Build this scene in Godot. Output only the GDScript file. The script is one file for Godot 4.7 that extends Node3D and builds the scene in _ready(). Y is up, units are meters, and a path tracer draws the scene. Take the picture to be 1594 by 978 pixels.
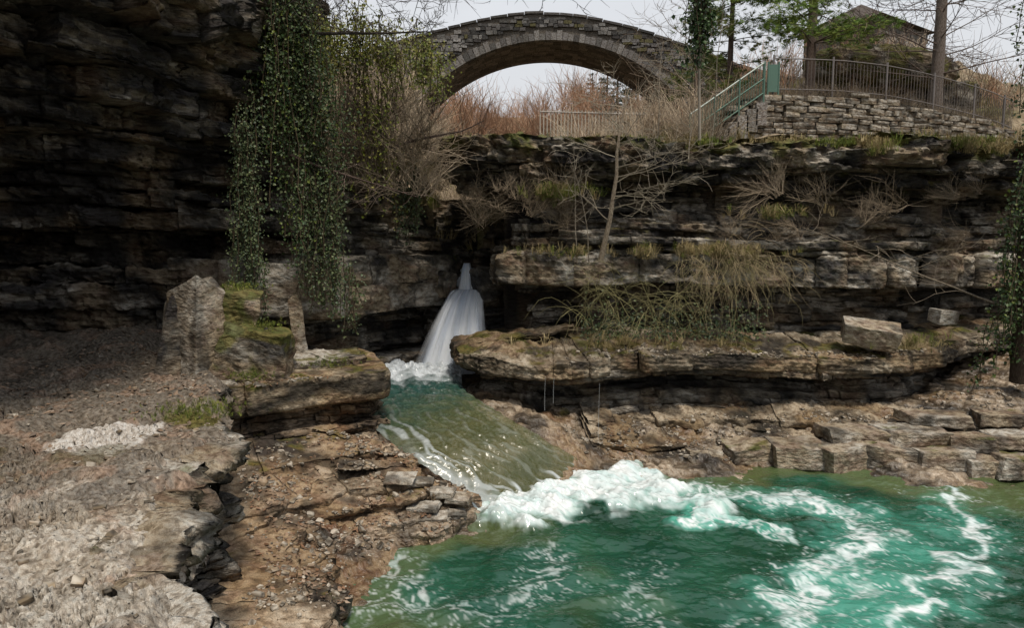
extends Node3D
# A river gorge: layered sandstone ledges, a small waterfall, a green pool and a stone bridge behind.
# Plan points are written (x, distance in front of the camera); z = -distance. Pool water lies at y = 0.

# ------------------------------------------------------------------ mesh collector
class MB:
	var v := PackedVector3Array()
	var n := PackedVector3Array()
	var c := PackedColorArray()
	var i := PackedInt32Array()
	func grid(cols: int, rows: int, p: PackedVector3Array, col: PackedColorArray, skip := PackedByteArray()) -> void:
		# vertices row by row, columns left to right, rows from far / top to near / bottom
		var b := v.size()
		v.append_array(p)
		c.append_array(col)
		var nn := PackedVector3Array()
		nn.resize(p.size())
		for r in rows:
			var r1 := mini(r + 1, rows - 1) * cols
			var r0 := r1 - cols
			for k in cols:
				var a := p[r1 + k] - p[r0 + k]
				var k1 := mini(k + 1, cols - 1)
				var e := p[r * cols + k1] - p[r * cols + k1 - 1]
				var q := a.cross(e)
				var l := q.length()
				nn[r * cols + k] = q / l if l > 1e-9 else Vector3.UP
		n.append_array(nn)
		var hs := skip.size() > 0
		for r in rows - 1:
			for k in cols - 1:
				var j := r * cols + k
				if hs and skip[j]:
					continue
				i.append_array([b + j, b + j + 1, b + j + cols + 1, b + j, b + j + cols + 1, b + j + cols])
	func tube(pts: PackedVector3Array, rad: PackedFloat32Array, col: Color, sides := 4) -> void:
		var m := pts.size()
		var b := v.size()
		var up := Vector3(0.31, 0.2, 0.93)
		for k in m:
			var t := (pts[mini(k + 1, m - 1)] - pts[maxi(k - 1, 0)]).normalized()
			var x := t.cross(up)
			x = x.normalized() if x.length() > 0.05 else t.cross(Vector3.RIGHT).normalized()
			var y := t.cross(x)
			for s in sides:
				var a := TAU * s / sides
				var o := x * cos(a) + y * sin(a)
				v.append(pts[k] + o * rad[k])
				n.append(o)
				c.append(col)
		for k in m - 1:
			for s in sides:
				var s2 := (s + 1) % sides
				var p0 := b + k * sides
				i.append_array([p0 + s, p0 + sides + s2, p0 + s2, p0 + s, p0 + sides + s, p0 + sides + s2])
	func tri(a: Vector3, d: Vector3, e: Vector3, col: Color) -> void:
		var b := v.size()
		var q := (e - a).cross(d - a).normalized()
		v.append_array([a, d, e])
		n.append_array([q, q, q])
		c.append_array([col, col, col])
		i.append_array([b, b + 1, b + 2])
	func quad(a: Vector3, d: Vector3, e: Vector3, f: Vector3, col: Color) -> void:
		# clockwise seen from outside
		var b := v.size()
		var q := (e - a).cross(d - a).normalized()
		v.append_array([a, d, e, f])
		n.append_array([q, q, q, q])
		c.append_array([col, col, col, col])
		i.append_array([b, b + 1, b + 2, b, b + 2, b + 3])
	func box(t: Transform3D, s: Vector3, col: Color) -> void:
		var h := s * 0.5
		var k := [Vector3(-1, -1, -1), Vector3(1, -1, -1), Vector3(1, -1, 1), Vector3(-1, -1, 1), Vector3(-1, 1, -1), Vector3(1, 1, -1), Vector3(1, 1, 1), Vector3(-1, 1, 1)]
		var p := []
		for q in k:
			p.append(t * (q * h))
		for f in [[4, 5, 6, 7], [3, 2, 1, 0], [7, 6, 2, 3], [5, 4, 0, 1], [6, 5, 1, 2], [4, 7, 3, 0]]:
			quad(p[f[0]], p[f[1]], p[f[2]], p[f[3]], col)
	func mesh() -> ArrayMesh:
		var a := []
		a.resize(Mesh.ARRAY_MAX)
		a[Mesh.ARRAY_VERTEX] = v
		a[Mesh.ARRAY_NORMAL] = n
		a[Mesh.ARRAY_COLOR] = c
		a[Mesh.ARRAY_INDEX] = i
		var m := ArrayMesh.new()
		m.add_surface_from_arrays(Mesh.PRIMITIVE_TRIANGLES, a)
		return m

var N := FastNoiseLite.new()      # single octave
var F3 := FastNoiseLite.new()     # three octaves
var CELL := FastNoiseLite.new()
var M := {}
var used := {}
var bed := {}
var land := {}
var tick := 0
var top_map := PackedFloat32Array()   # highest rock surface in 5 cm cells, x -6..13, distance 3..17

func map_top(q: Vector3) -> void:
	var ix := int((q.x + 6.0) * 20.0)
	var id := int((-q.z - 3.0) * 20.0)
	if ix >= 0 and ix < 380 and id >= 0 and id < 280:
		var at := id * 380 + ix
		if q.y > top_map[at] and q.y < 2.4:
			top_map[at] = q.y

func top_at(x: float, d: float) -> float:
	var ix := clampi(int((x + 6.0) * 20.0), 0, 379)
	var id := clampi(int((d - 3.0) * 20.0), 0, 279)
	return top_map[id * 380 + ix]


func stage(s: String) -> void:
	print(s, " ", Time.get_ticks_msec() - tick)

# ------------------------------------------------------------------ nodes
func numbered(called: String) -> String:
	var k: int = used.get(called, 0)
	used[called] = k + 1
	return called if k == 0 else "%s_%03d" % [called, k]

func thing(called: String, label: String, category: String, at := Vector3.ZERO, group := "") -> Node3D:
	var o := Node3D.new()
	o.name = numbered(called)
	add_child(o)
	o.position = at
	o.set_meta("label", label)
	o.set_meta("category", category)
	if group:
		o.set_meta("group", group)
	return o

func setting(called: String, label: String) -> Node3D:
	var o := Node3D.new()
	o.name = numbered(called)
	add_child(o)
	o.set_meta("label", label)
	o.set_meta("kind", "structure")
	return o

func put(mb: MB, called: String, mat: Material, parent: Node) -> MeshInstance3D:
	var o := MeshInstance3D.new()
	o.name = called
	o.mesh = mb.mesh()
	o.material_override = mat
	parent.add_child(o, true)
	return o

func put_mesh(m: Mesh, called: String, mat: Material, parent: Node, t := Transform3D()) -> MeshInstance3D:
	var o := MeshInstance3D.new()
	o.name = called
	o.mesh = m
	o.material_override = mat
	parent.add_child(o, true)
	o.transform = t
	return o

func scatter(m: Mesh, mat: Material, ts: Array, cs: PackedColorArray, called: String, parent: Node) -> MultiMeshInstance3D:
	var mm := MultiMesh.new()
	mm.transform_format = MultiMesh.TRANSFORM_3D
	mm.use_colors = true
	mm.mesh = m
	mm.instance_count = ts.size()
	for k in ts.size():
		mm.set_instance_transform(k, ts[k])
		mm.set_instance_color(k, cs[k])
	var o := MultiMeshInstance3D.new()
	o.name = called
	o.multimesh = mm
	o.material_override = mat
	parent.add_child(o, true)
	o.set_meta("kind", "stuff")
	return o

func stuff(o: Node) -> void:
	o.set_meta("kind", "stuff")

func rnd(sd: int) -> RandomNumberGenerator:
	var r := RandomNumberGenerator.new()
	r.seed = sd
	return r

# ------------------------------------------------------------------ materials
func noise_tex(sd: int, freq: float, oct: int, kind: int, stops: Array, size := 512, fractal := FastNoiseLite.FRACTAL_FBM) -> NoiseTexture2D:
	var f := FastNoiseLite.new()
	f.seed = sd
	f.noise_type = kind
	f.frequency = freq
	f.fractal_type = fractal
	f.fractal_octaves = oct
	f.fractal_gain = 0.55
	var t := NoiseTexture2D.new()
	t.width = size
	t.height = size
	t.seamless = true
	t.noise = f
	if stops.size():
		var g := Gradient.new()
		var o := PackedFloat32Array()
		var cc := PackedColorArray()
		for s in stops:
			o.append(s[0])
			cc.append(s[1])
		g.offsets = o
		g.colors = cc
		t.color_ramp = g
	return t

func tri_mat(albedo: Texture2D, scale: Vector3, bump: Texture2D, bump_cm: float, rough: float, detail: Texture2D = null, dscale := Vector3.ONE) -> StandardMaterial3D:
	var m := StandardMaterial3D.new()
	m.vertex_color_use_as_albedo = true
	m.albedo_texture = albedo
	m.uv1_triplanar = true
	m.uv1_world_triplanar = true
	m.uv1_triplanar_sharpness = 4.0
	m.uv1_scale = scale
	m.roughness = rough
	m.metallic_specular = 0.35
	if bump:
		m.heightmap_enabled = true
		m.heightmap_texture = bump
		m.heightmap_scale = bump_cm
	if detail:
		m.detail_enabled = true
		m.detail_albedo = detail
		m.detail_blend_mode = BaseMaterial3D.BLEND_MODE_MUL
		m.detail_uv_layer = BaseMaterial3D.DETAIL_UV_2
		m.uv2_triplanar = true
		m.uv2_world_triplanar = true
		m.uv2_scale = dscale
	return m

func plain(rough: float, spec := 0.3) -> StandardMaterial3D:
	var m := StandardMaterial3D.new()
	m.vertex_color_use_as_albedo = true
	m.roughness = rough
	m.metallic_specular = spec
	return m

func grey(a: float, warm := 0.0) -> Color:
	return Color(a * (1.0 + warm), a, a * (1.0 - warm))

func materials() -> void:
	var SS := FastNoiseLite.TYPE_SIMPLEX_SMOOTH
	var rock_a := noise_tex(11, 0.012, 6, SS, [[0.0, grey(0.6, 0.04)], [0.35, grey(0.8, 0.04)], [0.5, grey(0.95, 0.02)], [0.68, grey(1.0)], [1.0, grey(1.0)]], 1024)
	var rock_h := noise_tex(12, 0.02, 7, SS, [], 1024)
	var rock_d := noise_tex(13, 0.022, 5, SS, [[0.0, grey(1.0)], [0.45, grey(0.97)], [0.7, grey(0.86)], [0.84, grey(0.62)], [0.95, grey(0.4)], [1.0, grey(0.3)]], 1024, FastNoiseLite.FRACTAL_RIDGED)
	var grit_h := noise_tex(14, 0.06, 4, FastNoiseLite.TYPE_CELLULAR, [], 512)
	M.rock = tri_mat(rock_a, Vector3(0.28, 1.25, 0.28), rock_h, 5.0, 0.82, rock_d, Vector3(0.9, 1.8, 0.9))
	M.slab = tri_mat(rock_a, Vector3(0.45, 0.7, 0.45), rock_h, 2.2, 0.8, rock_d, Vector3(1.3, 1.1, 1.3))
	M.wet = tri_mat(rock_a, Vector3(0.5, 0.9, 0.5), rock_h, 2.5, 0.42, rock_d, Vector3(1.3, 1.3, 1.3))
	M.wet.metallic_specular = 0.5
	M.ground = tri_mat(rock_a, Vector3(1.1, 1.1, 1.1), rock_h, 1.6, 0.9, rock_d, Vector3(3.1, 3.1, 3.1))
	M.shale = tri_mat(rock_a, Vector3(0.6, 2.6, 0.6), grit_h, 3.0, 0.88, rock_d, Vector3(2.0, 4.5, 2.0))
	M.soil = tri_mat(rock_a, Vector3(0.3, 0.3, 0.3), grit_h, 6.0, 0.95, rock_d, Vector3(0.9, 0.9, 0.9))
	M.masonry = tri_mat(rock_a, Vector3(0.7, 0.9, 0.7), rock_h, 1.6, 0.9, rock_d, Vector3(2.0, 2.0, 2.0))
	M.leaf = plain(0.45, 0.4)
	M.leaf.backlight_enabled = true
	M.leaf.backlight = Color(0.35, 0.4, 0.2)
	M.leaf.cull_mode = BaseMaterial3D.CULL_DISABLED
	M.grass = plain(0.75, 0.25)
	M.grass.backlight_enabled = true
	M.grass.backlight = Color(0.3, 0.3, 0.2)
	M.grass.cull_mode = BaseMaterial3D.CULL_DISABLED
	M.bark = tri_mat(rock_a, Vector3(3.0, 0.8, 3.0), rock_h, 1.5, 0.9)
	M.twig = plain(0.85, 0.25)
	M.metal = plain(0.5, 0.5)
	M.metal.metallic = 0.3
	M.chip = plain(0.85, 0.3)
	# turbid green water: its body colour is the silt and air bubbles in it, the gloss is a smooth surface film
	M.water = plain(0.14, 0.5)
	M.water.heightmap_enabled = true
	M.water.heightmap_texture = noise_tex(21, 0.02, 4, SS, [], 512)
	M.water.heightmap_scale = 1.2
	M.water.uv1_triplanar = true
	M.water.uv1_world_triplanar = true
	M.water.uv1_scale = Vector3(0.4, 0.4, 0.75)
	M.sheet = M.water.duplicate()
	M.sheet.transparency = BaseMaterial3D.TRANSPARENCY_ALPHA
	M.sheet.roughness = 0.3
	M.sheet.clearcoat_enabled = true
	M.sheet.clearcoat = 0.5
	M.sheet.clearcoat_roughness = 0.16
	M.fall = plain(0.5, 0.3)
	M.fall.transparency = BaseMaterial3D.TRANSPARENCY_ALPHA
	M.fall.cull_mode = BaseMaterial3D.CULL_DISABLED
	M.fall.backlight_enabled = true
	M.fall.backlight = Color(0.5, 0.5, 0.5)

# ------------------------------------------------------------------ rock colours (linear base colours; patches of stone, stain, moss)
const STONE := [Color(0.055, 0.054, 0.051), Color(0.21, 0.19, 0.158), Color(0.37, 0.3, 0.205), Color(0.53, 0.505, 0.45), Color(0.23, 0.155, 0.1)]

func rock_color(p: Vector3, tone: float, warm: float, mossy: float) -> Color:
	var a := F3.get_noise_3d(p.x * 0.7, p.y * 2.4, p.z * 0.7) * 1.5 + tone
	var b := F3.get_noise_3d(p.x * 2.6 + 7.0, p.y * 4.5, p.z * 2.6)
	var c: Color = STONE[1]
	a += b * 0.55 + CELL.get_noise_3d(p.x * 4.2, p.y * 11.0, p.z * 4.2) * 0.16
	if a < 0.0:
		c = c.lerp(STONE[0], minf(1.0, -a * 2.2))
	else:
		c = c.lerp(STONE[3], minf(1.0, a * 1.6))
	var w := N.get_noise_3d(p.x * 0.8 - 31.0, p.y * 1.1, p.z * 0.8) + warm
	if w > 0.05:
		c = c.lerp(STONE[2] if b < 0.1 else STONE[4], minf(0.75, (w - 0.05) * 1.7))
	# dark runs where water seeps down the face
	var st := F3.get_noise_3d(p.x * 1.5 + 200.0, p.y * 0.16, p.z * 1.5)
	if st > 0.16:
		c = c.lerp(Color(0.045, 0.043, 0.04), minf(0.7, (st - 0.16) * 3.2))
	if mossy > 0.0:
		var m := F3.get_noise_3d(p.x * 1.3 + 90.0, p.y * 1.3, p.z * 1.3) + mossy - 0.55
		if m > 0.0:
			c = c.lerp(Color(0.1, 0.115, 0.025) if b > 0.0 else Color(0.165, 0.15, 0.045), minf(0.9, m * 5.0))
	return c

# ------------------------------------------------------------------ curves and strata
func resample(path: Array, ds: float) -> PackedVector3Array:
	# path of Vector3(x, distance, rise) -> evenly spaced (x, rise, z)
	var d := PackedVector3Array()
	var m := path.size()
	for k in m - 1:
		var a: Vector3 = path[maxi(k - 1, 0)]
		var b: Vector3 = path[k]
		var e: Vector3 = path[k + 1]
		var f: Vector3 = path[mini(k + 2, m - 1)]
		for q in 24:
			var g := b.cubic_interpolate(e, a, f, q / 24.0)
			d.append(Vector3(g.x, g.z, -g.y))
	var l: Vector3 = path[m - 1]
	d.append(Vector3(l.x, l.z, -l.y))
	var out := PackedVector3Array([d[0]])
	var left := ds
	for k in d.size() - 1:
		var a := d[k]
		var e := d[k + 1]
		var ln := Vector2(e.x - a.x, e.z - a.z).length()
		var at := left
		while at <= ln:
			out.append(a.lerp(e, at / ln))
			at += ds
		left = at - ln
	return out

func strata(parent: Node, called: String, path: Array, yb: float, yt: float, o: Dictionary) -> void:
	# One bed of rock. Its front is broken into blocks with their own set-back; chips, laminae and hollows roughen the face.
	# split: every block is a mesh of its own with real joints between them.
	var ds: float = o.get("ds", 0.04)
	var S := resample(path, ds)
	var cnt := S.size()
	var r := rnd(o.get("seed", 1))
	var off: float = o.get("off", 0.0)
	var wid: float = o.get("w", 0.9)
	var jit: float = o.get("jit", 0.05)
	var amp: float = o.get("amp", 0.05)
	var chip: float = o.get("chip", 0.03)
	var D: float = o.get("D", 1.0)
	var under: float = o.get("under", 0.8)
	var nT: int = o.get("nT", 14)
	var nF: int = o.get("nF", clampi(int((yt - yb) / 0.03), 4, 26))
	var miss: float = o.get("miss", 0.0)
	var missd: float = o.get("missd", 0.25)
	var lam: float = o.get("lam", 0.02)
	var tone: float = o.get("tone", 0.0)
	var warm: float = o.get("warm", 0.0)
	var mossy: float = o.get("moss", 0.0)
	var rise: float = o.get("rise", 0.0)
	var tj: float = o.get("tj", 0.015)
	var split: bool = o.get("split", false)
	var topa: float = o.get("topamp", 0.03)
	var mat: Material = o.get("mat", M.rock)
	var fixed: Vector2 = o.get("dir", Vector2.ZERO)
	var wav: float = o.get("wave", 0.12)
	var und: float = o.get("und", 0.1)
	var bev: float = o.get("bev", 0.022)
	var tint: Color = o.get("tint", Color.WHITE)
	var mapped: bool = o.has("tint")
	var rows := nT + nF + 3
	# blocks
	var starts := PackedInt32Array()
	var info := []
	var at := 0
	while at < cnt - 1:
		var wN := maxi(5, int(wid * exp(r.randfn(0.0, 0.55)) / ds))
		var en := mini(at + wN, cnt - 1)
		if cnt - 1 - en < 5:
			en = cnt - 1
		var bo := r.randfn(0.0, jit)
		if r.randf() < miss:
			bo -= missd * r.randf_range(0.6, 1.3)
		info.append([at, en, off + bo, r.randf_range(-0.6, 0.6) * jit, r.randf_range(-tj, tj), r.randf_range(-tj, tj), tone + r.randf_range(-0.14, 0.14)])
		at = en
	var groups := []
	if split:
		for q in info:
			groups.append([q])
	else:
		groups.append(info)
	for g in groups:
		var p := PackedVector3Array()
		var cc := PackedColorArray()
		var cols := 0
		for q in g:
			cols += (q[1] as int) - (q[0] as int) + (3 if split else 1)
		p.resize(cols * rows)
		cc.resize(cols * rows)
		var k := -1
		for q in g:
			var a: int = q[0]
			var en: int = q[1]
			for jj in en - a + (3 if split else 1):
				k += 1
				var kk := clampi(a + jj - (1 if split else 0), a, en)
				var cap: bool = split and (jj == 0 or jj == en - a + 2)
				var s := S[kk]
				var nx := fixed
				if fixed == Vector2.ZERO:
					var a0 := S[maxi(kk - 5, 0)]
					var a1 := S[mini(kk + 5, cnt - 1)]
					nx = Vector2(-(a1.z - a0.z), a1.x - a0.x).normalized()
				var edge := float(mini(kk - a, en - kk)) * ds
				var u := float(kk - a) / float(maxi(en - a, 1)) - 0.5
				var front: float = q[2] + q[3] * u * 2.0
				if split:
					front -= maxf(0.0, 0.07 - edge) * 0.5
				front += N.get_noise_2d(s.x * 0.45 + yb * 3.7, s.z * 0.45) * wav + F3.get_noise_2d(s.x * 1.4 + yb * 9.0, s.z * 1.4) * wav * 0.5
				if cap:
					front -= 0.35
				var uy := N.get_noise_2d(s.x * 0.16, s.z * 0.16) * und
				var y1: float = yt + s.y + q[4] + uy + F3.get_noise_2d(s.x * 0.9, s.z * 0.9 + yt * 5.0) * topa
				var y0: float = yb + s.y + q[5] + uy + F3.get_noise_2d(s.x * 0.9 + 50.0, s.z * 0.9 + yb * 5.0) * topa * 0.6 - 0.025
				if split:
					y1 -= maxf(0.0, 0.05 - edge) * 0.3
				var btone: float = q[6]
				for j in rows:
					var w: Vector3
					var ms := mossy
					var tn := btone
					if j < nT:
						var t := float(j) / nT
						var back := D * pow(1.0 - t, 1.7)
						var x := s.x + nx.x * (front - back - 0.02)
						var z := s.z + nx.y * (front - back - 0.02)
						var bump := F3.get_noise_2d(x * 1.6 + yt * 9.0, z * 1.6) * topa * 1.8 + CELL.get_noise_2d(x * 5.0, z * 5.0) * topa * 0.5 + F3.get_noise_2d(x * 9.0, z * 9.0) * topa * 0.7
						w = Vector3(x, y1 + rise * back + bump * minf(1.0, 0.3 + back * 3.0), z)
						tn += 0.1
					elif j < nT + nF:
						var v := float(j - nT) / (nF - 1)
						var y := lerpf(y1 - 0.008, y0, v)
						var e := absf(v * 2.0 - 1.0)
						var dsp := -bev * pow(e, 5.0)
						dsp += N.get_noise_2d(y * 11.0 + s.x * 0.35, s.z * 0.35 + 17.0) * lam
						dsp += F3.get_noise_3d(s.x * 1.7, y * 2.8, s.z * 1.7) * amp * 1.7
						dsp += CELL.get_noise_3d(s.x * 4.2, y * 11.0, s.z * 4.2) * chip + CELL.get_noise_3d(s.x * 9.0 + 70.0, y * 22.0, s.z * 9.0) * chip * 0.45
						w = Vector3(s.x + nx.x * (front + dsp), y, s.z + nx.y * (front + dsp))
						ms -= 0.22 + v * 0.25
					else:
						var t2 := float(j - nT - nF) / 2.0
						var bk := 0.06 + under * t2
						w = Vector3(s.x + nx.x * (front - bk), y0 + 0.006 + t2 * 0.02, s.z + nx.y * (front - bk))
						ms = 0.0
					p[j * cols + k] = w
					if mapped and j < nT:
						map_top(w)
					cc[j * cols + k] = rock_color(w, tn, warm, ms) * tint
		var mb := MB.new()
		mb.grid(cols, rows, p, cc)
		put(mb, called, mat, parent)

func shifted(path: Array, dx: float, dd: float) -> Array:
	var q := []
	for p in path:
		q.append(Vector3(p.x + dx, p.y + dd, p.z))
	return q

# ------------------------------------------------------------------ height fields
func idw(pts: Array, x0: float, x1: float, d0: float, d1: float, step: float, power := 3.0, blur := 0) -> Dictionary:
	var nx := int((x1 - x0) / step) + 1
	var nd := int((d1 - d0) / step) + 1
	var a := PackedFloat32Array()
	a.resize(nx * nd)
	var m := pts.size()
	var px := PackedFloat32Array()
	var pd := PackedFloat32Array()
	var ph := PackedFloat32Array()
	for q in pts:
		px.append(q[0])
		pd.append(q[1])
		ph.append(q[2])
	for j in nd:
		for k in nx:
			var x := x0 + k * step
			var d := d0 + j * step
			var sw := 0.0
			var sh := 0.0
			for q in m:
				var e := (px[q] - x) * (px[q] - x) + (pd[q] - d) * (pd[q] - d) + 0.02
				var w := 1.0 / pow(e, power * 0.5)
				sw += w
				sh += w * ph[q]
			a[j * nx + k] = sh / sw
	for pass_ in blur:
		var c := a.duplicate()
		for j in range(1, nd - 1):
			for k in range(1, nx - 1):
				var at := j * nx + k
				a[at] = (c[at] * 2.0 + c[at - 1] + c[at + 1] + c[at - nx] + c[at + nx]) / 6.0
	return {"x0": x0, "d0": d0, "s": step, "nx": nx, "nd": nd, "a": a}

func samp(g: Dictionary, x: float, d: float) -> float:
	var nx: int = g.nx
	var nd: int = g.nd
	var fx := clampf((x - g.x0) / g.s, 0.0, nx - 1.001)
	var fd := clampf((d - g.d0) / g.s, 0.0, nd - 1.001)
	var ix := int(fx)
	var id := int(fd)
	fx -= ix
	fd -= id
	var a: PackedFloat32Array = g.a
	return lerpf(lerpf(a[id * nx + ix], a[id * nx + ix + 1], fx), lerpf(a[(id + 1) * nx + ix], a[(id + 1) * nx + ix + 1], fx), fd)

func terrace(h: float, q: float, x: float, d: float) -> float:
	var warp := F3.get_noise_2d(x * 0.8, d * 0.8) * q * 1.5
	var t := (h + warp) / q
	var i := floorf(t)
	var f := t - i
	return (i + smoothstep(0.8, 0.95, f) * 0.8 + f * 0.2) * q - warp * 0.75

func field(parent: Node, called: String, x0: float, x1: float, d0: float, d1: float, step: float, hf: Callable, cf: Callable, mat: Material, keep = null) -> MeshInstance3D:
	var cols := int((x1 - x0) / step) + 1
	var rows := int((d1 - d0) / step) + 1
	var p := PackedVector3Array()
	var c := PackedColorArray()
	var sk := PackedByteArray()
	p.resize(cols * rows)
	c.resize(cols * rows)
	if keep != null:
		sk.resize(cols * rows)
	for r in rows:
		var d := d1 - r * step
		for k in cols:
			var x := x0 + k * step
			var q := Vector3(x, hf.call(x, d), -d)
			p[r * cols + k] = q
			if called == "bedrock":
				map_top(q)
			c[r * cols + k] = cf.call(q)
			if keep != null:
				sk[r * cols + k] = 0 if keep.call(x, d, q.y) else 1
	var mb := MB.new()
	mb.grid(cols, rows, p, c, sk)
	return put(mb, called, mat, parent)

func bed_h(x: float, d: float) -> float:
	var h := samp(bed, x, d)
	h += F3.get_noise_2d(x * 0.7 + 20.0, d * 0.7) * 0.07 - 0.05
	h = terrace(h, 0.1, x, d)
	h += CELL.get_noise_2d(x * 2.4, d * 3.6) * 0.03 + CELL.get_noise_2d(x * 6.0 + 9.0, d * 8.0) * 0.014
	return h + F3.get_noise_2d(x * 3.0, d * 3.0) * 0.035

func bed_c(p: Vector3) -> Color:
	var c := rock_color(p, -0.06, 0.14, 0.1)
	# iron stain in the gully on the left
	var k := 1.0 - smoothstep(0.3, 1.5, Vector2((p.x + 2.9) * 1.1, (-p.z - 7.0) * 0.42).length())
	k *= smoothstep(-0.35, 0.25, F3.get_noise_2d(p.x * 1.6, p.z * 1.6) + 0.1)
	c = c.lerp(Color(0.3, 0.15, 0.075), k * 0.7)
	return c * Color(0.95, 0.83, 0.71)

func land_h(x: float, d: float) -> float:
	return samp(land, x, d) + F3.get_noise_2d(x * 0.35, d * 0.35) * 0.35 + F3.get_noise_2d(x * 1.5, d * 1.5) * 0.1

func land_c(p: Vector3) -> Color:
	var a := F3.get_noise_2d(p.x * 0.5, p.z * 0.5)
	var b := N.get_noise_2d(p.x * 2.0, p.z * 2.0)
	var c := Color(0.28, 0.225, 0.155).lerp(Color(0.42, 0.35, 0.25), clampf(0.5 + b, 0.0, 1.0))
	if a > 0.12:
		c = c.lerp(Color(0.11, 0.12, 0.035), minf(0.8, (a - 0.12) * 5.0))
	return c

# ------------------------------------------------------------------ blocks of stone
func rock_mesh(sd: int, size: Vector3, rough: float, cut: float, tone: float, warm: float, mossy: float, res := 14, sharp := 14.0) -> ArrayMesh:
	# a broken block: a box whose corners are shifted, whose faces are chipped and whose edges are worn
	var r := rnd(sd)
	var cor := []
	for k in 8:
		cor.append(Vector3(r.randf_range(-1, 1), r.randf_range(-1, 1), r.randf_range(-1, 1)) * cut)
	var mb := MB.new()
	var ax := [[Vector3(1, 0, 0), Vector3(0, 0, 1), Vector3(0, 1, 0)], [Vector3(1, 0, 0), Vector3(0, 0, -1), Vector3(0, -1, 0)], [Vector3(1, 0, 0), Vector3(0, -1, 0), Vector3(0, 0, 1)], [Vector3(-1, 0, 0), Vector3(0, -1, 0), Vector3(0, 0, -1)], [Vector3(0, 0, -1), Vector3(0, -1, 0), Vector3(1, 0, 0)], [Vector3(0, 0, 1), Vector3(0, -1, 0), Vector3(-1, 0, 0)]]
	var off := Vector3(sd * 3.1, sd * 1.7, sd * 0.9)
	for f in ax:
		var p := PackedVector3Array()
		var c := PackedColorArray()
		for a in res + 1:
			for b in res + 1:
				var q: Vector3 = f[2] + f[0] * (2.0 * b / res - 1.0) + f[1] * (2.0 * a / res - 1.0)
				# worn edges
				var l := Vector3(absf(q.x), absf(q.y), absf(q.z))
				var e := pow(pow(l.x, sharp) + pow(l.y, sharp) + pow(l.z, sharp), 1.0 / sharp)
				var w := q / e
				var sh := Vector3.ZERO
				for k in 8:
					var sx := 1.0 + w.x * (1.0 if k & 1 else -1.0)
					var sy := 1.0 + w.y * (1.0 if k & 2 else -1.0)
					var sz := 1.0 + w.z * (1.0 if k & 4 else -1.0)
					sh += cor[k] * (sx * sy * sz / 8.0)
				var pos := (w + sh) * size * 0.5
				var g := F3.get_noise_3d(pos.x * 2.6 + off.x, pos.y * 2.6 + off.y, pos.z * 2.6 + off.z)
				var st := N.get_noise_2d(pos.y * 13.0 + off.x, (pos.x + pos.z) * 0.7) * 0.16
				pos += w.normalized() * (g + st) * rough
				p.append(pos)
				c.append(rock_color(pos + off, tone, warm, mossy if w.y > 0.7 else mossy - 0.35))
		mb.grid(res + 1, res + 1, p, c)
	return mb.mesh()

# ------------------------------------------------------------------ plants
func grow(mb: MB, p0: Vector3, dir: Vector3, length: float, rad: float, depth: int, r: RandomNumberGenerator, o: Dictionary, tips: Array) -> void:
	var seg: int = maxi(3, int(o.get("seg", 5)) - (1 if depth == 0 else 0))
	var wig: float = o.get("wig", 0.25)
	var grav: float = o.get("grav", 0.0)
	var pts := PackedVector3Array([p0])
	var rr := PackedFloat32Array([rad])
	var d := dir.normalized()
	var p := p0
	var end: float = o.get("end", 0.35)
	for k in seg:
		d = (d + Vector3(r.randfn(0, wig), r.randfn(0, wig) + grav, r.randfn(0, wig))).normalized()
		p += d * length / seg
		pts.append(p)
		rr.append(rad * lerpf(1.0, end, float(k + 1) / seg))
	mb.tube(pts, rr, (o.col as Color) * r.randf_range(0.7, 1.2), 5 if rad > 0.03 else 3)
	if depth <= 0:
		tips.append([pts[seg], d])
		if seg > 2:
			tips.append([pts[seg / 2], d])
		return
	var kids: int = o.get("kids", 5)
	var from: float = o.get("from", 0.25)
	var spread: float = o.get("spread", 0.9)
	for k in kids:
		var t := lerpf(from, 1.0, (k + r.randf()) / kids)
		var ix := t * seg
		var i0 := mini(int(ix), seg - 1)
		var q := pts[i0].lerp(pts[i0 + 1], ix - i0)
		var sd := Vector3(r.randfn(0, 1), r.randfn(0, 0.6) + float(o.get("up", 0.2)), r.randfn(0, 1)).normalized()
		var nd := (d * (1.0 - spread * 0.5) + sd * spread).normalized()
		grow(mb, q, nd, length * r.randf_range(0.4, 0.7) * float(o.get("shrink", 1.0)), maxf(rad * 0.5 * lerpf(1.0, end, t) + 0.001, float(o.get("min", 0.003))), depth - 1, r, o, tips)

func leaf_mesh(l: float, w: float) -> ArrayMesh:
	var mb := MB.new()
	var c := Color.WHITE
	var a := Vector3(0, 0, 0)
	var t := Vector3(0, -l, l * 0.25)
	var m := Vector3(0, -l * 0.4, l * 0.02)
	var x1 := Vector3(w * 0.5, -l * 0.3, l * 0.14)
	var x2 := Vector3(-w * 0.5, -l * 0.3, l * 0.14)
	mb.tri(a, x1, m, c)
	mb.tri(x1, t, m, c)
	mb.tri(a, m, x2, c)
	mb.tri(m, t, x2, c)
	return mb.mesh()

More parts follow.
